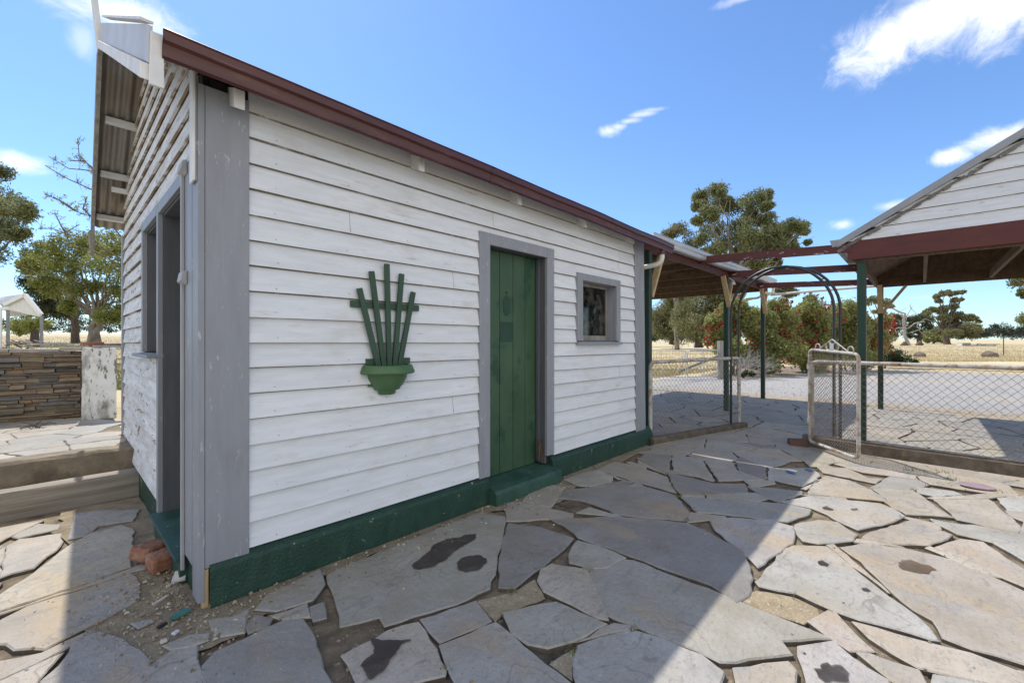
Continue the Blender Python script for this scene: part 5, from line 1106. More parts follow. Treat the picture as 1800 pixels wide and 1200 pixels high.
mb = MB(); mb.lathe([(0, 0), (.12, 0), (.125, .006), (.12, .012), (0, .014)], (0, 0, 0), 24); o = mb.build('round_lid', plain('mauve_lid', (.34, .25, .27), .5), smooth=True); o.location = (5.62, -3.22, .02); o.scale = (.75, 1.05, 1); o.rotation_euler = (.04, -.03, .2); tag(o, 'oval mauve lid lying on the weedy joint beside the fence kerb', 'lid')
# dry twigs on the terrace
tw = MB()
for k in range(16):
    c = Vector((-.72 + jit(.12), 5.0 + jit(.14), TZ + .01)); d = Vector((jit(1), jit(1), R.random() * .35)).normalized() * R.uniform(.05, .13); tw.tube([c - d, c + Vector((jit(.02), jit(.02), .02)), c + d], .004, 5)
tag(recentre(tw.build('twig_pile', M['bark'])), 'small heap of dry twigs on the sunlit terrace paving', 'twigs')
# ================================================================== VEGETATION
LAT = Vector((RT[0], RT[1], 0)); DEP = Vector((FW[0], FW[1], 0)); UP = Vector((0, 0, 1))
NR = np.random.default_rng(11)
def leafmesh(name, clumps, m, parent, leaf=(.25, .11), dens=1.0, droop=.3, flat=.8, shell=.45, extra=None):
    """many small leaf quads filling a set of clumps (centre, radius)"""
    cs = []
    for c, r, n in clumps:
        n = int(n * dens); d = NR.normal(size=(n, 3)); d /= np.linalg.norm(d, axis=1)[:, None] + 1e-9
        rad = r * (NR.random(n) ** shell)[:, None] * (1 + .22 * np.sin(d[:, :1] * 5 + NR.random() * 6) * np.cos(d[:, 1:2] * 4 + NR.random() * 6))
        rad = rad * np.where(NR.random((n, 1)) < .2, NR.uniform(1.0, 1.45, (n, 1)), 1)
        p = d * rad; p[:, 2] *= flat; cs.append(p + np.array(c)[None])
    P_ = np.concatenate(cs); n = len(P_)
    t = NR.normal(size=(n, 3)); t[:, 2] -= droop; t /= np.linalg.norm(t, axis=1)[:, None]
    s = np.cross(t, NR.normal(size=(n, 3))); s /= np.linalg.norm(s, axis=1)[:, None] + 1e-9
    L_ = leaf[0] * NR.uniform(.6, 1.25, n)[:, None] / 2; W_ = leaf[1] * NR.uniform(.6, 1.25, n)[:, None] / 2
    V = np.stack([P_ - t * L_, P_ + s * W_, P_ + t * L_, P_ - s * W_], 1).reshape(-1, 3)
    off = np.array(WLOC.get(parent.name, (0, 0, 0))); V = (V - off).astype(np.float32)
    me = bpy.data.meshes.new(name); me.vertices.add(4 * n); me.vertices.foreach_set('co', V.ravel()); me.loops.add(4 * n); me.loops.foreach_set('vertex_index', np.arange(4 * n, dtype=np.int32))
    me.polygons.add(n); me.polygons.foreach_set('loop_start', np.arange(0, 4 * n, 4, dtype=np.int32)); me.polygons.foreach_set('loop_total', np.full(n, 4, dtype=np.int32))
    me.materials.append(m); me.update(calc_edges=True); me.validate()
    o = bpy.data.objects.new(name, me); COL.objects.link(o); o.parent = parent; WLOC[o.name] = Vector(off); return o
def bent(a, b, k=5, w_=.12, sag=0):
    a = Vector(a); b = Vector(b); L = (b - a).length; out = []
    for i in range(k + 1):
        t = i / k; e = L * w_ * math.sin(math.pi * t)
        out.append(a.lerp(b, t) + Vector((jit(e), jit(e), jit(e) * .6 + sag * L * math.sin(math.pi * t))))
    return out
def tree(name, label, d, base, clumps, m, bark, tr, lean=0, leaf=(.3, .13), per=500, droop=.3, flat=.85, fork=.35, cat='tree', group=None, depth_spread=1.0, limbs=True, trunks=None, sub=True, extra_twigs=0):
    """base = photo pixel of the foot; clumps = (px, py, r_px[, weight]) at forward depth d; each clump gets its own distance"""
    b = at(base[0], base[1], d); s = d / 760
    root = thing(name, label, cat, b, group)
    cl = []; top = min(c[1] for c in clumps)
    W_ = max(c[0] for c in clumps) - min(c[0] for c in clumps)
    for c in clumps:
        p = at(c[0], c[1], d + jit(.30) * W_ * s * depth_spread); r = c[2] * s * 1.25; wgt = c[3] if len(c) > 3 else 1
        if sub and r > .5:
            for q in range(6):
                v = Vector((NR.normal(), NR.normal(), NR.normal() * .7)).normalized() * r * .62
                cl.append((tuple(p + v), r * R.uniform(.36, .60), per * wgt * .2))
        cl.append((tuple(p), r * .8, per * wgt * .35))
    leafmesh('crown', cl, m, root, leaf, 1, droop, flat)
    mb = MB(); H = (base[1] - top) * s; mc = sum((Vector(c[0]) for c in cl), Vector()) / len(cl)
    fk = b + UP * H * fork + Vector((jit(.3), jit(.3), 0)) + LAT * lean * s; 
    tops = trunks or [0]
    for ti, tx in enumerate(tops):
        f2 = fk + LAT * tx * s * .5; b2 = b + LAT * tx * s - UP * .3
        pts = bent(b2, f2, 6, .05); mb.tube(pts, [tr * (1.25 if i == 0 else 1 - .32 * i / 6) for i in range(7)], 9)
        if limbs:
            big = [c for c in clumps][ti::len(tops)]
            for c in big:
                cp_ = at(c[0], c[1], d + jit(.1) * W_ * s * depth_spread)
                st_ = pts[R.choice([4, 5, 6])]; mid_ = st_.lerp(cp_, .55) + UP * H * .03
                pp = bent(st_, mid_, 4, .07) + bent(mid_, cp_ + (cp_ - mid_) * .25, 4, .09)[1:]
                r0 = tr * R.uniform(.28, .48); mb.tube(pp, [max(tr * .035, r0 * (1 - .95 * i / 8)) for i in range(9)], 6)
                for q in range(extra_twigs):
                    a_ = pp[R.choice([4, 5, 6, 7, 8])]; e_ = a_ + Vector((jit(1), jit(1), jit(.8))).normalized() * c[2] * s * R.uniform(.6, 1.2); mb.tube(bent(a_, e_, 3, .12), [tr * .06, tr * .05, tr * .035, tr * .015], 4)
    mb.build('trunk', bark, root, smooth=True, angle=180); return root
# tall gum beyond the carport
Z7 = [(390,160,70),(240,200,60),(220,290,50),(330,280,85),(430,240,50),(205,410,38),(300,370,70),(330,470,95),(480,320,80),(650,240,85),(745,215,58),(775,295,42),(620,350,70),(560,440,80),(700,390,55),(800,400,58),(470,560,100),(600,550,90),(720,520,80),(800,510,70),(900,480,70),(1000,450,68),(1075,475,48),(1100,580,26),(950,550,70),(850,610,70),(1000,630,42),(700,640,75),(560,650,75),(400,640,75),(260,560,55),(840,740,55),(700,770,50),(620,760,50),(960,990,45),(890,960,35),(440,740,60)]
tree('gum_tree', 'tallest gum tree with a broad rounded crown rising behind the carport roof', 58, (1292, 612), [(1180 + x / 4.614, 300 + y / 4.614, r / 4.614 * 1.02) for x, y, r in Z7], M['leaf_gum'], M['gumbark'], .55, leaf=(.36, .15), per=1150, fork=.42, droop=.5, depth_spread=.8)
tree('gum_tree', 'smaller tan gum tree just left of the tallest gum, above the carport gutter', 66, (1190, 612), [(1190, 405, 15), (1176, 410, 11), (1215, 422, 17), (1205, 440, 18), (1240, 445, 16), (1180, 440, 14), (1225, 470, 22), (1185, 480, 24)], M['leaf_gum_tan'], M['gumbark'], .3, leaf=(.36, .15), per=900, fork=.5)
# trees seen under the carport
tree('weeping_tree', 'weeping olive tree framed under the carport, nearest the dark trunk', 62, (1228, 607), [(1225, 545, 30), (1250, 535, 30), (1205, 560, 26), (1230, 585, 18), (1262, 588, 14), (1225, 575, 24), (1252, 565, 22), (1240, 510, 26), (1270, 530, 24), (1275, 560, 18)], M['leaf_olive'], M['bark'], .55, leaf=(.5, .12), per=2200, droop=1.3, flat=1.1, fork=.4)
tree('weeping_tree', 'broad weeping tree under the carport beside the first green post', 74, (1180, 602), [(1175, 545, 22), (1195, 540, 24), (1170, 575, 20), (1190, 580, 22), (1160, 560, 18), (1205, 570, 16), (1180, 520, 20)], M['leaf_olive'], M['bark'], .35, leaf=(.5, .12), per=2200, droop=1.3, flat=1.15, fork=.35)
tree('dark_tree', 'dark tree partly hidden by the corner of the white outbuilding', 95, (1140, 600), [(1135, 560, 18), (1150, 555, 18), (1125, 575, 20), (1145, 585, 14), (1160, 570, 14), (1155, 590, 10)], M['leaf_dark'], M['bark'], .35, leaf=(.5, .2), per=800)
# bottlebrush hedge
def brush(label, d, base, clumps, per, nfl, leafm, flr=1.0):
    root = tree('bottlebrush_shrub', label, d, base, clumps, leafm, M['bark'], .05, leaf=(.16, .05), per=per * 2, droop=-.2, flat=.95, fork=.2, cat='shrub', group='bottlebrush shrubs beyond the driveway', trunks=[-6, 0, 7], extra_twigs=3)
    mb = MB(); s = d / 760
    for k in range(int(nfl * 1.5)):
        c = R.choice(clumps); v = Vector((NR.normal(), NR.normal(), NR.normal())); v.normalize(); v -= DEP * .5 * abs(v.dot(DEP)) * (1 if v.dot(DEP) > 0 else 0) * 2
        p = at(c[0], c[1], d) + v * c[2] * s * R.uniform(1.0, 1.38) - DEP * .2 * c[2] * s
        for q in range(R.choice([1, 1, 2, 3, 4])):
            p2 = p + Vector((jit(.13), jit(.13), jit(.11))); ax = Vector((jit(1), jit(1), R.random() * 1.2)).normalized(); L = R.uniform(.04, .085); rr = R.uniform(.022, .042)
            mb.tube([p2 - ax * L, p2 - ax * L * .4, p2 + ax * L * .5, p2 + ax * L], [rr * .5, rr, rr * .9, rr * .3], 5)
    fo_ = mb.build('flowers', M['flower'], root); fo_['kind'] = 'stuff'; return root
brush('leafy yellow green bottlebrush with scattered red flowers, behind the middle carport post', 19.5, (1285, 664), [(1262, 560, 17), (1290, 545, 19), (1300, 575, 20), (1260, 590, 18), (1310, 555, 16), (1280, 610, 20), (1250, 575, 10), (1245, 600, 8), (1300, 625, 18)], 1500, 55, M['leaf_bush'])
brush('bottlebrush thick with red flowers right of the farthest carport post', 20, (1350, 662), [(1345, 560, 20), (1365, 545, 17), (1340, 590, 22), (1375, 575, 18), (1360, 610, 24), (1330, 620, 20), (1385, 600, 16), (1350, 640, 18), (1395, 565, 10)], 1500, 120, M['leaf_bush'])
brush('largest bottlebrush with red flowers seen through the garden arch', 21, (1425, 660), [(1425, 545, 19), (1405, 555, 17), (1445, 560, 20), (1400, 590, 20), (1430, 590, 24), (1465, 555, 17), (1415, 625, 24), (1450, 615, 22), (1395, 625, 18), (1425, 528, 10), (1430, 645, 16)], 1500, 125, M['leaf_bush'])
brush('dense bottlebrush between the gate and the green shed posts', 22, (1485, 655), [(1485, 545, 19), (1500, 560, 17), (1475, 585, 22), (1505, 590, 22), (1490, 620, 24), (1520, 575, 17), (1530, 600, 18), (1555, 565, 12), (1515, 630, 20), (1548, 590, 10)], 1400, 85, M['leaf_bush'])
brush('small red flowered bottlebrush behind the far shed post', 24, (1550, 645), [(1552, 575, 12), (1562, 592, 11), (1545, 610, 14), (1560, 560, 8)], 1000, 40, M['leaf_bush'])
tree('bottlebrush_shrub', 'pale feathery shrub poking above the red bottlebrushes', 23, (1432, 655), [(1428, 522, 6), (1440, 530, 7), (1420, 532, 6), (1448, 536, 7), (1432, 540, 9)], M['leaf_olive'], M['bark'], .05, leaf=(.12, .03), per=300, cat='shrub', fork=.6)
# leafless grey shrub
DS = thing('leafless_shrub', 'tangled leafless grey shrub in front of the yellow green bottlebrush', 'shrub', at(1305, 668, 17.5)); b0 = at(1305, 668, 17.5); mb = MB()
def twig(mb, p, d, L, r, k):
    q = p + d * L; mb.tube(bent(p, q, 3, .10), [r, r * .85, r * .7, r * .5], 4)
    if k > 0:
        for _ in range(R.choice([3, 3, 4])): twig(mb, p.lerp(q, R.uniform(.45, 1)), (d + Vector((jit(.9), jit(.9), jit(.6)))).normalized(), L * R.uniform(.55, .8), r * .6, k - 1)
for k in range(11): twig(mb, b0 + LAT * jit(.5) + DEP * jit(.3), (LAT * jit(1.1) + DEP * jit(.5) + UP * R.uniform(.35, 1)).normalized(), R.uniform(.55, .85), .014, 3)
mb.build('branches', M['deadwood'], DS)
for k in range(3): twig(mb, b0, UP, .01, .002, 0)
tree('low_shrub', 'low dense dark green shrub beside the far shed post', 27, (1560, 640), [(1545, 625, 13), (1562, 618, 14), (1580, 625, 12), (1595, 632, 9), (1555, 634, 12), (1572, 633, 12), (1535, 632, 10), (1608, 637, 6)], M['leaf_low'], M['bark'], .05, leaf=(.16, .05), per=900, cat='shrub', fork=.2, droop=-.6)
tree('low_shrub', 'tiny green weed bush at the foot of the leafless grey shrub', 17, (1316, 664), [(1312, 655, 6), (1322, 657, 6), (1305, 659, 5)], M['leaf_low'], M['bark'], .02, leaf=(.09, .03), per=500, cat='shrub', fork=.2)
# paddock trees, right
def zr(l): return [(1530 + x / 5.456, 460 + y / 5.456, r / 5.456) for x, y, r in l]
tree('paddock_tree', 'large spreading cedar like tree with layered boughs in the dry paddock', 112, (1666, 606.5), zr([(640,330,28),(700,310,30),(760,300,30),(830,300,26),(885,290,22),(650,375,26),(820,370,30),(870,365,16),(640,460,38),(580,470,34),(540,490,28),(720,450,40),(800,435,32),(700,540,46),(780,530,52),(860,540,58),(930,545,50),(985,545,34),(760,610,62),(860,620,70),(950,620,58),(1010,660,42),(690,640,46),(800,690,58),(900,700,58),(640,680,40),(960,710,44),(1040,575,16)]), M['leaf_olive'], M['bark'], .75, leaf=(.5, .22), per=800, flat=.8, fork=.32, droop=0, lean=-4)
tree('paddock_tree', 'dark round paddock tree behind the bleached dead tree', 128, (1616, 606), zr([(240,540,46),(300,560,55),(390,560,60),(450,550,50),(510,530,40),(560,570,50),(270,640,55),(430,640,60),(520,650,60),(350,690,50),(470,720,40),(590,640,40),(230,690,30)]), M['leaf_dark'], M['bark'], .7, leaf=(.55, .25), per=480, flat=.75, fork=.4)
tree('paddock_tree', 'bright green lower paddock tree between the dark tree and the cedar', 122, (1640, 604), zr([(560,700,40),(600,730,42),(650,740,38),(540,750,26),(700,750,30)]), M['leaf_bush'], M['bark'], .3, leaf=(.5, .2), per=480, flat=.8)
tree('paddock_tree', 'flat topped tree peeping over the bottlebrush behind the far shed post', 90, (1545, 606), [(1535, 527, 9), (1552, 530, 10), (1562, 538, 7), (1545, 548, 10), (1520, 530, 8)], M['leaf_olive'], M['bark'], .35, leaf=(.45, .2), per=400, flat=.5, fork=.6)
DT = thing('dead_tree', 'bleached bare dead tree standing in the dry paddock', 'tree', at(1598, 606.5, 100)); mb = MB(); s100 = 100 / 760
def zz_(x, y, dd=0): return at(1530 + x / 5.456, 460 + y / 5.456, 100) + DEP * dd
for path, r in (([(372,800),(372,700),(365,620),(330,560),(300,500),(270,480),(240,430),(240,370)], .62), ([(365,640),(400,590),(470,575),(520,570),(580,580)], .26), ([(480,575),(540,545),(600,580)], .12), ([(355,610),(365,540),(395,500),(405,440),(385,415)], .22), ([(340,560),(370,510),(350,440),(360,410)], .16),
                ([(320,540),(300,490),(330,440)], .14), ([(355,640),(300,630),(265,645),(250,690)], .24), ([(372,680),(420,650),(470,630),(510,660),(495,720)], .22), ([(300,500),(250,470),(185,440)], .12), ([(400,480),(440,470)], .08), ([(480,640),(550,650)], .1)):
    pts = [zz_(x + jit(3), y, jit(1.5) if i else 0) for i, (x, y) in enumerate(path)]; k = len(pts); mb.tube(pts, [r * .6 * (1 - .8 * i / k) for i in range(k)], 7)
mb.build('trunk', M['deadwood'], DT, smooth=True, angle=180)
tree('gum_tree', 'gum tree leaning into the right edge of the picture behind the wire fence', 46, (1905, 622), [(1795, 495, 14), (1815, 485, 22), (1800, 515, 8), (1850, 490, 40), (1805, 560, 10), (1825, 560, 20), (1900, 470, 50), (1880, 540, 40), (1930, 430, 60), (1960, 520, 50)], M['leaf_gum'], M['gumbark'], .45, leaf=(.3, .12), per=800, droop=.6)
# left hand trees
tree('spreading_tree', 'broad yellow green tree with pale leaning trunks beyond the slate wall', 31, (163, 599), [(60, 455, 20), (90, 445, 22), (120, 430, 24), (150, 425, 24), (180, 430, 24), (210, 430, 24), (240, 440, 26), (50, 475, 16), (80, 480, 22), (115, 470, 24), (150, 465, 26), (190, 465, 26), (225, 470, 26), (260, 470, 26), (85, 500, 18), (110, 510, 22), (145, 505, 22), (185, 505, 24), (220, 515, 24), (205, 545, 22), (235, 555, 24), (190, 555, 16), (120, 540, 14), (270, 520, 30)], M['leaf_yellow'], M['gumbark'], .24, leaf=(.20, .085), per=1000, droop=.3, fork=.34, trunks=[-2, 8], depth_spread=.7, extra_twigs=4)
tree('dark_tree', 'darker tree standing left of the pale leaning trunks beyond the slate wall', 34, (134, 601), [(60, 500, 16), (80, 515, 20), (100, 525, 22), (75, 535, 16), (120, 500, 20), (50, 470, 14), (90, 550, 16), (130, 545, 18), (60, 450, 16)], M['leaf_dark'], M['bark'], .28, leaf=(.22, .09), per=900, droop=.3, fork=.4, extra_twigs=3)
tree('spreading_tree', 'small yellow green tree seen between the posts of the white steel shed', 46, (60, 600), [(40, 565, 16), (55, 575, 14), (30, 580, 12), (70, 570, 12), (45, 550, 12)], M['leaf_yellow'], M['bark'], .16, leaf=(.28, .11), per=500)
tree('gum_tree', 'dense dark gum reaching in at the left edge of the picture', 26, (-55, 612), [(20, 365, 26), (-10, 345, 34), (38, 375, 13), (0, 400, 30), (25, 410, 16), (-50, 370, 44), (-8, 300, 18), (-60, 300, 40), (-90, 420, 44), (-30, 430, 34), (-120, 350, 50)], M['leaf_gum'], M['gumbark'], .4, leaf=(.2, .075), per=1500, droop=.3)
# sparse blossoming branches reaching out past the eave
BT = thing('sparse_tree', 'nearly bare tree whose thin twiggy branches poke out past the eave on the left', 'tree', at(255, 612, 19)); mb = MB(); leafpts = []
for path in ([(255,612),(255,520),(245,450),(235,400)], [(235,400),(205,330),(165,298),(140,275),(137,243)], [(235,410),(200,360),(165,300),(120,295),(85,275)], [(205,340),(165,335),(120,315),(80,290)], [(240,450),(200,400),(163,382),(130,370),(95,345)],
             [(163,382),(145,368),(155,345)], [(240,470),(190,440),(150,420),(118,412),(90,402),(68,402)], [(120,418),(108,400),(96,375)], [(245,500),(190,455),(125,430),(112,410),(140,395)], [(130,370),(110,355),(78,340)], [(165,300),(150,285),(125,283)]):
    d0 = 19; pts = [at(x + jit(1.5), y + jit(1.5), d0 + (0 if i == 0 else jit(.25))) for i, (x, y) in enumerate(path)]; k = len(pts); trunk_ = path[0] == (255, 612)
    r0 = .16 if trunk_ else .035; mb.tube(pts, [r0 * (1 - (.4 if trunk_ else .75) * i / k) for i in range(k)], 6)
    if not trunk_:
        for i in range(k - 1):
            for q in range(8):
                p = pts[i].lerp(pts[i + 1], R.random()); e = p + Vector((jit(1), jit(1), jit(1) + .2)).normalized() * R.uniform(.12, .42); mb.tube([p, p.lerp(e, .5) + Vector((jit(.03), jit(.03), jit(.03))), e], [.009, .007, .004], 4)
                leafpts.append((tuple(p.lerp(e, R.random())), .11, R.choice([2, 4, 9, 14])))
mb.build('trunk', M['bark'], BT, smooth=True, angle=180); leafmesh('crown', leafpts, M['leaf_yellow'], BT, (.075, .04), 1)
# far-off woods reading as one mass
def wood(name, px0, px1, py0, ptop, d, n, m, sz):
    root = bpy.data.objects.new(name, None); COL.objects.link(root); WLOC[root.name] = Vector((0, 0, 0)); cl = []
    for k in range(n):
        px = px0 + (px1 - px0) * (k + R.random()) / n; dd = d * R.uniform(.95, 1.15); tt = ptop + jit(4) + 3.5 * math.sin(px * .11) + (py0 - ptop) * .12 * R.random(); s = dd / 760
        for q in range(5):
            y = tt + (py0 - tt) * R.uniform(.05, .75); p = at(px + jit(5), y, dd); cl.append((tuple(p), R.uniform(4, 8) * s, sz))
    o = leafmesh(name, cl, m, root, (d / 760 * 3.0, d / 760 * 1.5), 1, .2, .8); o.parent = None; bpy.data.objects.remove(root); o['kind'] = 'stuff'; return o
wood('distant_woods', 1690, 1960, 597, 572, 420, 60, M['leaf_far'], 60)
wood('distant_woods', 1000, 1300, 597, 580, 420, 50, M['leaf_far'], 50)
wood('distant_woods', -120, 270, 588, 560, 230, 60, M['leaf_far'], 45)
# ------------------------------------------------------------------ grass
def blades(name, pts, h, w_, m):
    n = len(pts); P_ = np.array(pts); a = NR.random(n) * 6.283; hh = h * NR.uniform(.5, 1.3, n); lx = NR.normal(0, .35, n) * hh; ly = NR.normal(0, .35, n) * hh
    dx = np.cos(a) * w_ / 2; dy = np.sin(a) * w_ / 2
    V = np.stack([P_ + np.stack([-dx, -dy, 0 * a], 1), P_ + np.stack([dx, dy, 0 * a], 1), P_ + np.stack([lx, ly, hh], 1)], 1).reshape(-1, 3).astype(np.float32)
    me = bpy.data.meshes.new(name); me.vertices.add(3 * n); me.vertices.foreach_set('co', V.ravel()); me.loops.add(3 * n); me.loops.foreach_set('vertex_index', np.arange(3 * n, dtype=np.int32))
    me.polygons.add(n); me.polygons.foreach_set('loop_start', np.arange(0, 3 * n, 3, dtype=np.int32)); me.polygons.foreach_set('loop_total', np.full(n, 3, dtype=np.int32)); me.materials.append(m); me.update(calc_edges=True); me.validate()
    o = bpy.data.objects.new(name, me); COL.objects.link(o); o['kind'] = 'stuff'; return o
gp_ = []
for k in range(26000):
    d = 30 + 75 * R.random() ** 1.6; px = R.uniform(1500, 1850); p = at(px, 602, d)
    if p.x < 41.5 + (.06 * abs(p.y)): continue
    p.z = terr(p.x, p.y) - .04; gp_.append(tuple(p))
for k in range(9000):
    d = 18.5 + 40 * R.random() ** 1.5; px = R.uniform(1100, 1275); p = at(px, 602, d)
    if p.y < 4.9: continue
    p.z = terr(p.x, p.y) - .04; gp_.append(tuple(p))
for k in range(9000):
    d = 13 + 70 * R.random() ** 1.7; px = R.uniform(-60, 240); p = at(px, 602, d)
    if p.y < 12: continue
    p.z = terr(p.x, p.y) - .04; gp_.append(tuple(p))
blades('dry_grass', gp_, .14, .035, M['strawblade'])
gq = []
for k in range(26000):
    x, y = R.uniform(-2.5, 2.5), 9.4 + 9 * R.random() ** 1.3
    gq.append((x, y, terr(x, y) - .04))
for k in range(5000):
    p = at(R.uniform(1120, 1265), 602, 17.5 + 6 * R.random())
    if p.y > 4.95: gq.append((p.x, p.y, terr(p.x, p.y) - .04))
blades('green_lawn', gq, .075, .018, M['greenblade'])
wd = []
for k in range(30):
    i = R.randrange(len(SLABS)); p = R.choice(SLABS[i][1]); 
    if p[1] > -.1 or p[0] < .6: continue
    for q in range(R.choice([5, 10, 18])): wd.append((p[0] + jit(.025), p[1] + jit(.025), .0))
for (x, y) in ((5.72, -3.1), (5.85, -3.05), (5.5, -2.98), (6.1, -3.0), (5.95, -2.75), (5.6, -3.35)):
    for q in range(40): wd.append((x + R.gauss(0, .06), y + R.gauss(0, .05), .0))
blades('joint_weeds', wd, .03, .006, mat('weed_blade', (.12, .17, .04), (.2, .2, .07), 3, rough=.7, bump=0, island=.4, trans=.2))
# ================================================================== FARTHER THINGS
# white steel farm shed on the left
FS = thing('steel_shed', 'white corrugated steel carport shed on grey posts beyond the slate wall', 'shed', at(45, 604, 24))
sd = 24
def fs(px, py, dd=0): return at(px, py, sd) + DEP * dd
a_, c_, e_ = fs(12, 533), fs(47, 517), fs(75, 552)
bk_ = DEP * .3 - LAT * 4.5 + DEP * 2.0
def slabq(mb, q, th):
    n_ = (q[1] - q[0]).cross(q[2] - q[0]).normalized(); mb.hexa([*q, *[v + n_ * th for v in q]])
mb = MB(); slabq(mb, [c_, c_ + bk_, a_ + bk_ + LAT * -.0, a_], .05); slabq(mb, [c_ + UP * .01, e_, e_ + bk_, c_ + bk_ + UP * .01], .05); mb.build('roof', M['whitesteel'], FS)
gq_ = [fs(14, 539), fs(47, 522), fs(74, 552), fs(72, 558), fs(14, 544)]
mb = MB(); nseg = 26
for k in range(nseg):
    x0 = 14 + 58 * k / nseg; x1 = 14 + 58 * (k + .8) / nseg
    tp_ = lambda x: 539 - (x - 14) * 17 / 33 if x < 47 else 522 + (x - 47) * 30 / 27
    lo_ = lambda x: 544 + (x - 14) * 13.5 / 58
    p = [fs(x0, lo_(x0)), fs(x1, lo_(x1)), fs(x1, min(tp_(x1), lo_(x1) - .3)), fs(x0, min(tp_(x0), lo_(x0) - .3))]; mb.hexa([*p, *[v + DEP * .04 for v in p]])
p = [fs(14, 544), fs(72, 557.5), fs(47, 523)]; mb.add([*[v + DEP * .05 for v in p], *[v + DEP * .08 for v in p]], [(0, 1, 2), (5, 4, 3), (0, 1, 4, 3), (1, 2, 5, 4), (2, 0, 3, 5)]); mb.build('gable_sheeting', M['whitesteel'], FS)
mb = MB(); mb.beam(fs(11, 536, -.1), fs(47, 518.5, -.1), .12, .18); mb.build('barge_trim', M['whitesteel'], FS); mb = MB(); mb.beam(fs(47, 518.5, -.1), fs(76, 553, -.1), .12, .18); mb.build('barge_trim', M['whitesteel'], FS)
for px in (14, 73):
    mb = MB(); mb.beam(fs(px, 610), fs(px, 545 if px < 40 else 556), .14, .14); mb.build('post', M['greysteel'], FS)
mb = MB(); q_ = [fs(13, 612), fs(13, 544), fs(13, 544) + bk_, fs(13, 612) + bk_]; slabq(mb, [q_[0] + bk_ * .05 - LAT * .2, q_[1] + bk_ * .05 - LAT * .2, q_[2] - LAT * .2, q_[3] - LAT * .2], .05); mb.build('side_sheeting', M['whitesteel'], FS)
mb = MB(); mb.beam(fs(14, 541, .1), fs(14, 541, .1) + bk_, .12, .16); mb.build('eave_beam', M['whitesteel'], FS)
# heaps of scrap timber and sheet in front of the steel shed
for (px, py, lab, col_) in ((38, 607, 'dark heap of broken timber below the steel shed', (.14, .11, .09)), (57, 606, 'pale heap of broken sheeting below the steel shed', (.52, .48, .43))):
    mb = MB(); c = at(px, py, 15)
    for k in range(12):
        p = c + LAT * jit(.22) + DEP * jit(.3) + UP * R.uniform(0, .12); d_ = Vector((jit(1), jit(1), jit(.35))).normalized(); mb.beam(p - d_ * .22, p + d_ * .22, R.uniform(.05, .14), .015)
    tag(recentre(mb.build('scrap_heap', plain('scrap_' + lab.split()[0], col_, .85, .6))), lab, 'scrap')
mb = MB(); c = at(61, 604, 27); mb.tube([c - UP * .3, c + UP * .45, c + UP * .85], [.22, .2, .17], 9); tag(recentre(mb.build('tree_stump', M['bark'])), 'short brown tree stump between the posts of the steel shed', 'stump')
# low timber trestle on the lawn
TR = thing('timber_trestle', 'low grey timber trestle on the lawn beside the pillar', 'trestle', at(212, 634, 15)); t0, t1 = at(198, 609, 15), at(226, 606, 15)
mb = MB(); mb.beam(t0, t1, .12, .05); mb.build('top_rail', M['greywood'], TR)
for px in (201, 216, 224):
    mb = MB(); mb.beam(at(px - 1, 607.5, 15), at(px + 1, 634, 15), .09, .05); mb.build('leg', M['greywood'], TR)
mb = MB(); mb.beam(at(198, 631, 15), at(226, 630, 15), .06, .04); mb.build('bottom_rail', M['greywood'], TR)
# field gate and strainer post
gs = M['zinc']
GP = at(1269, 660, 17.0); GP.z = 0
mb = MB(); p = GP; mb.beam(p - UP * .1, p + UP * 1.48, .28, .24, up=(.7, .7, 0)); tag(recentre(mb.build('strainer_post', M['greywood'], bevel=.02)), 'thick grey timber strainer post at the end of the field gates', 'post')
def fgate(label, p0, p1, h=1.12, brace_=False):
    p0 = Vector(p0); p1 = Vector(p1); G_ = thing('field_gate', label, 'gate', p0, 'steel field gates')
    mb = MB(); mb.tube(roundpoly([p0 + UP * .1, p0 + UP * h, p1 + UP * h, p1 + UP * .1], .12) + [p0 + UP * .1], .021, 8); mb.build('frame', gs, G_, smooth=True)
    mb = MB(); m_ = p0.lerp(p1, .5); mb.tube([m_ + UP * .1, m_ + UP * h], .015, 6); mb.build('stile', gs, G_)
    mb = MB()
    for k in range(1, 7): mb.tube([p0 + UP * (.1 + (h - .1) * k / 7), p1 + UP * (.1 + (h - .1) * k / 7)], .004, 4)
    nv = int((p1 - p0).length / .12)
    for k in range(1, nv): q = p0.lerp(p1, k / nv); mb.tube([q + UP * .1, q + UP * h], .003, 4)
    mb.build('mesh', M['wire'], G_); return G_
P1_ = at(1254, 650, 17.0); P1_.z = 0; P0_ = at(1207, 661, 16.6); P0_.z = 0; P00 = at(1120, 662, 16.8); P00.z = 0
fgate('steel mesh field gate leaf hung beside the strainer post', P0_ + (P1_ - P0_) * .03, GP - LAT * .15); fgate('steel mesh field gate leaf partly hidden by the first carport post', P00, P0_ - (P0_ - P00) * .02)
mb = MB(); q = P0_ - (P0_ - P00) * .07 + UP * .98 - DEP * .03; mb.hexa([q, q + LAT * .12, q + LAT * .10 - UP * .32, q - UP * .36 - LAT * .03, q - DEP * .01, q + LAT * .12 - DEP * .01, q + LAT * .10 - UP * .32 - DEP * .01, q - UP * .36 - LAT * .03 - DEP * .01]); tag(recentre(mb.build('white_rag', plain('white_cloth', (.8, .8, .8), .8))), 'white rag tied near the meeting of the two field gates', 'rag')
mb = MB(); mb.beam(GP + UP * .95, GP + UP * .25 - LAT * 1.6 + DEP * .3, .09, .09); tag(recentre(mb.build('stay_rail', M['greywood'])), 'slanting timber stay leaning from the strainer post', 'rail')
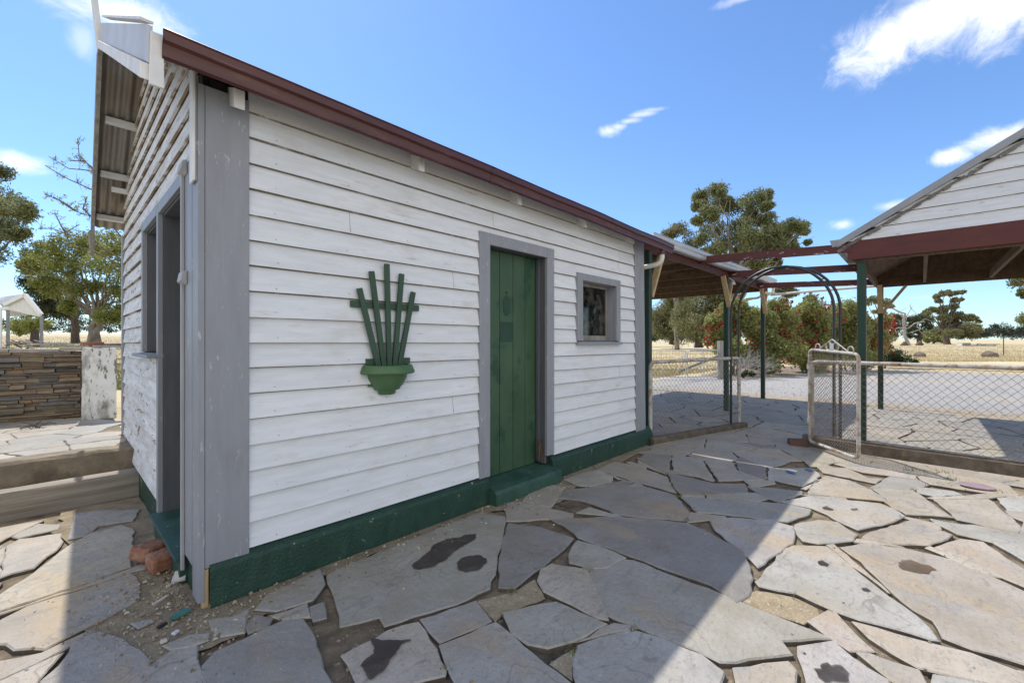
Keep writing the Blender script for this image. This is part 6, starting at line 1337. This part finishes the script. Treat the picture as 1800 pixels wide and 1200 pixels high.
# star picket, rocks, ruin in the paddock
p = at(1764, 640, 40); p.z = terr(p.x, p.y) - .1; mb = MB(); mb.beam(p, p + UP * 1.75, .10, .06); tag(recentre(mb.build('fence_picket', plain('rusty_picket', (.10, .075, .06), .8))), 'single dark steel picket in the dry grass past the driveway', 'picket')
for px, py, d, w_, lab in ((1740, 641, 37, .62, 'rounded brown rock at the driveway edge below the steel picket'), (1617, 638, 38, .5, 'dark rock at the driveway edge beside the low shrub')):
    bm = bmesh.new(); bmesh.ops.create_icosphere(bm, subdivisions=3, radius=1)
    for v in bm.verts: v.co = Vector((v.co.x * w_, v.co.y * w_ * .8, v.co.z * w_ * .6)) * (1 + .12 * math.sin(v.co.x * 5 + v.co.y * 3) + jit(.03))
    me = bpy.data.meshes.new('rock'); bm.to_mesh(me); bm.free(); me.materials.append(M['stone_rock'] if 'stone_rock' in M else M.setdefault('stone_rock', mat('brown_rock', (.20, .15, .115), (.12, .095, .08), 3, rough=.95, bump=1, bscale=8, bdist=.04))); o = bpy.data.objects.new('rock', me); COL.objects.link(o)
    q = at(px, py, d); q.z = terr(q.x, q.y) + .1; o.location = q; tag(o, lab, 'rock')
TRF = thing('cattle_trough', 'pale concrete trough on blocks under the cedar like paddock tree', 'trough', at(1700, 608.5, 88)); s_ = 88 / 760
def tq(px, py, dd=0): return at(px, py, 88) + DEP * dd
mb = MB(); mb.hexa([tq(1693, 607.5), tq(1706, 607.5), tq(1706, 607.5, 1.2), tq(1693, 607.5, 1.2), tq(1692, 602.5), tq(1707, 602.5), tq(1707, 602.5, 1.2), tq(1692, 602.5, 1.2)]); mb.build('basin', plain('grey_concrete', (.26, .26, .25), .9), TRF)
for px in (1691.2, 1706.5):
    mb = MB(); mb.hexa([tq(px - .9, 609), tq(px + .9, 609), tq(px + .9, 609, 1), tq(px - .9, 609, 1), tq(px - .9, 603), tq(px + .9, 603), tq(px + .9, 603, 1), tq(px - .9, 603, 1)]); mb.build('end_block', plain('white_block', (.7, .7, .68), .9), TRF)
mb = MB()
for k in range(14):
    c = at(R.uniform(1716, 1746), R.uniform(604.5, 608.5), 88 + jit(1)); d_ = (LAT + Vector((jit(.4), jit(.4), jit(.12)))).normalized() * R.uniform(.8, 1.9); mb.tube([c - d_, c + UP * jit(.1), c + d_], [.14, .17, .08], 6)
tag(recentre(mb.build('log_pile', M['deadwood'])), 'low pile of grey fallen logs right of the concrete trough', 'logs')
for px, py, lab in ((1590, 606, 'dark rotten stump at the foot of the dead tree'), (1617, 605, 'dark fallen stump right of the dead tree')):
    c = at(px, py, 98); mb = MB(); mb.tube([c - LAT * .7 - UP * .2, c + UP * .35, c + LAT * .6 - UP * .1], [.35, .5, .3], 7); tag(recentre(mb.build('tree_stump', M['bark'])), lab, 'stump')
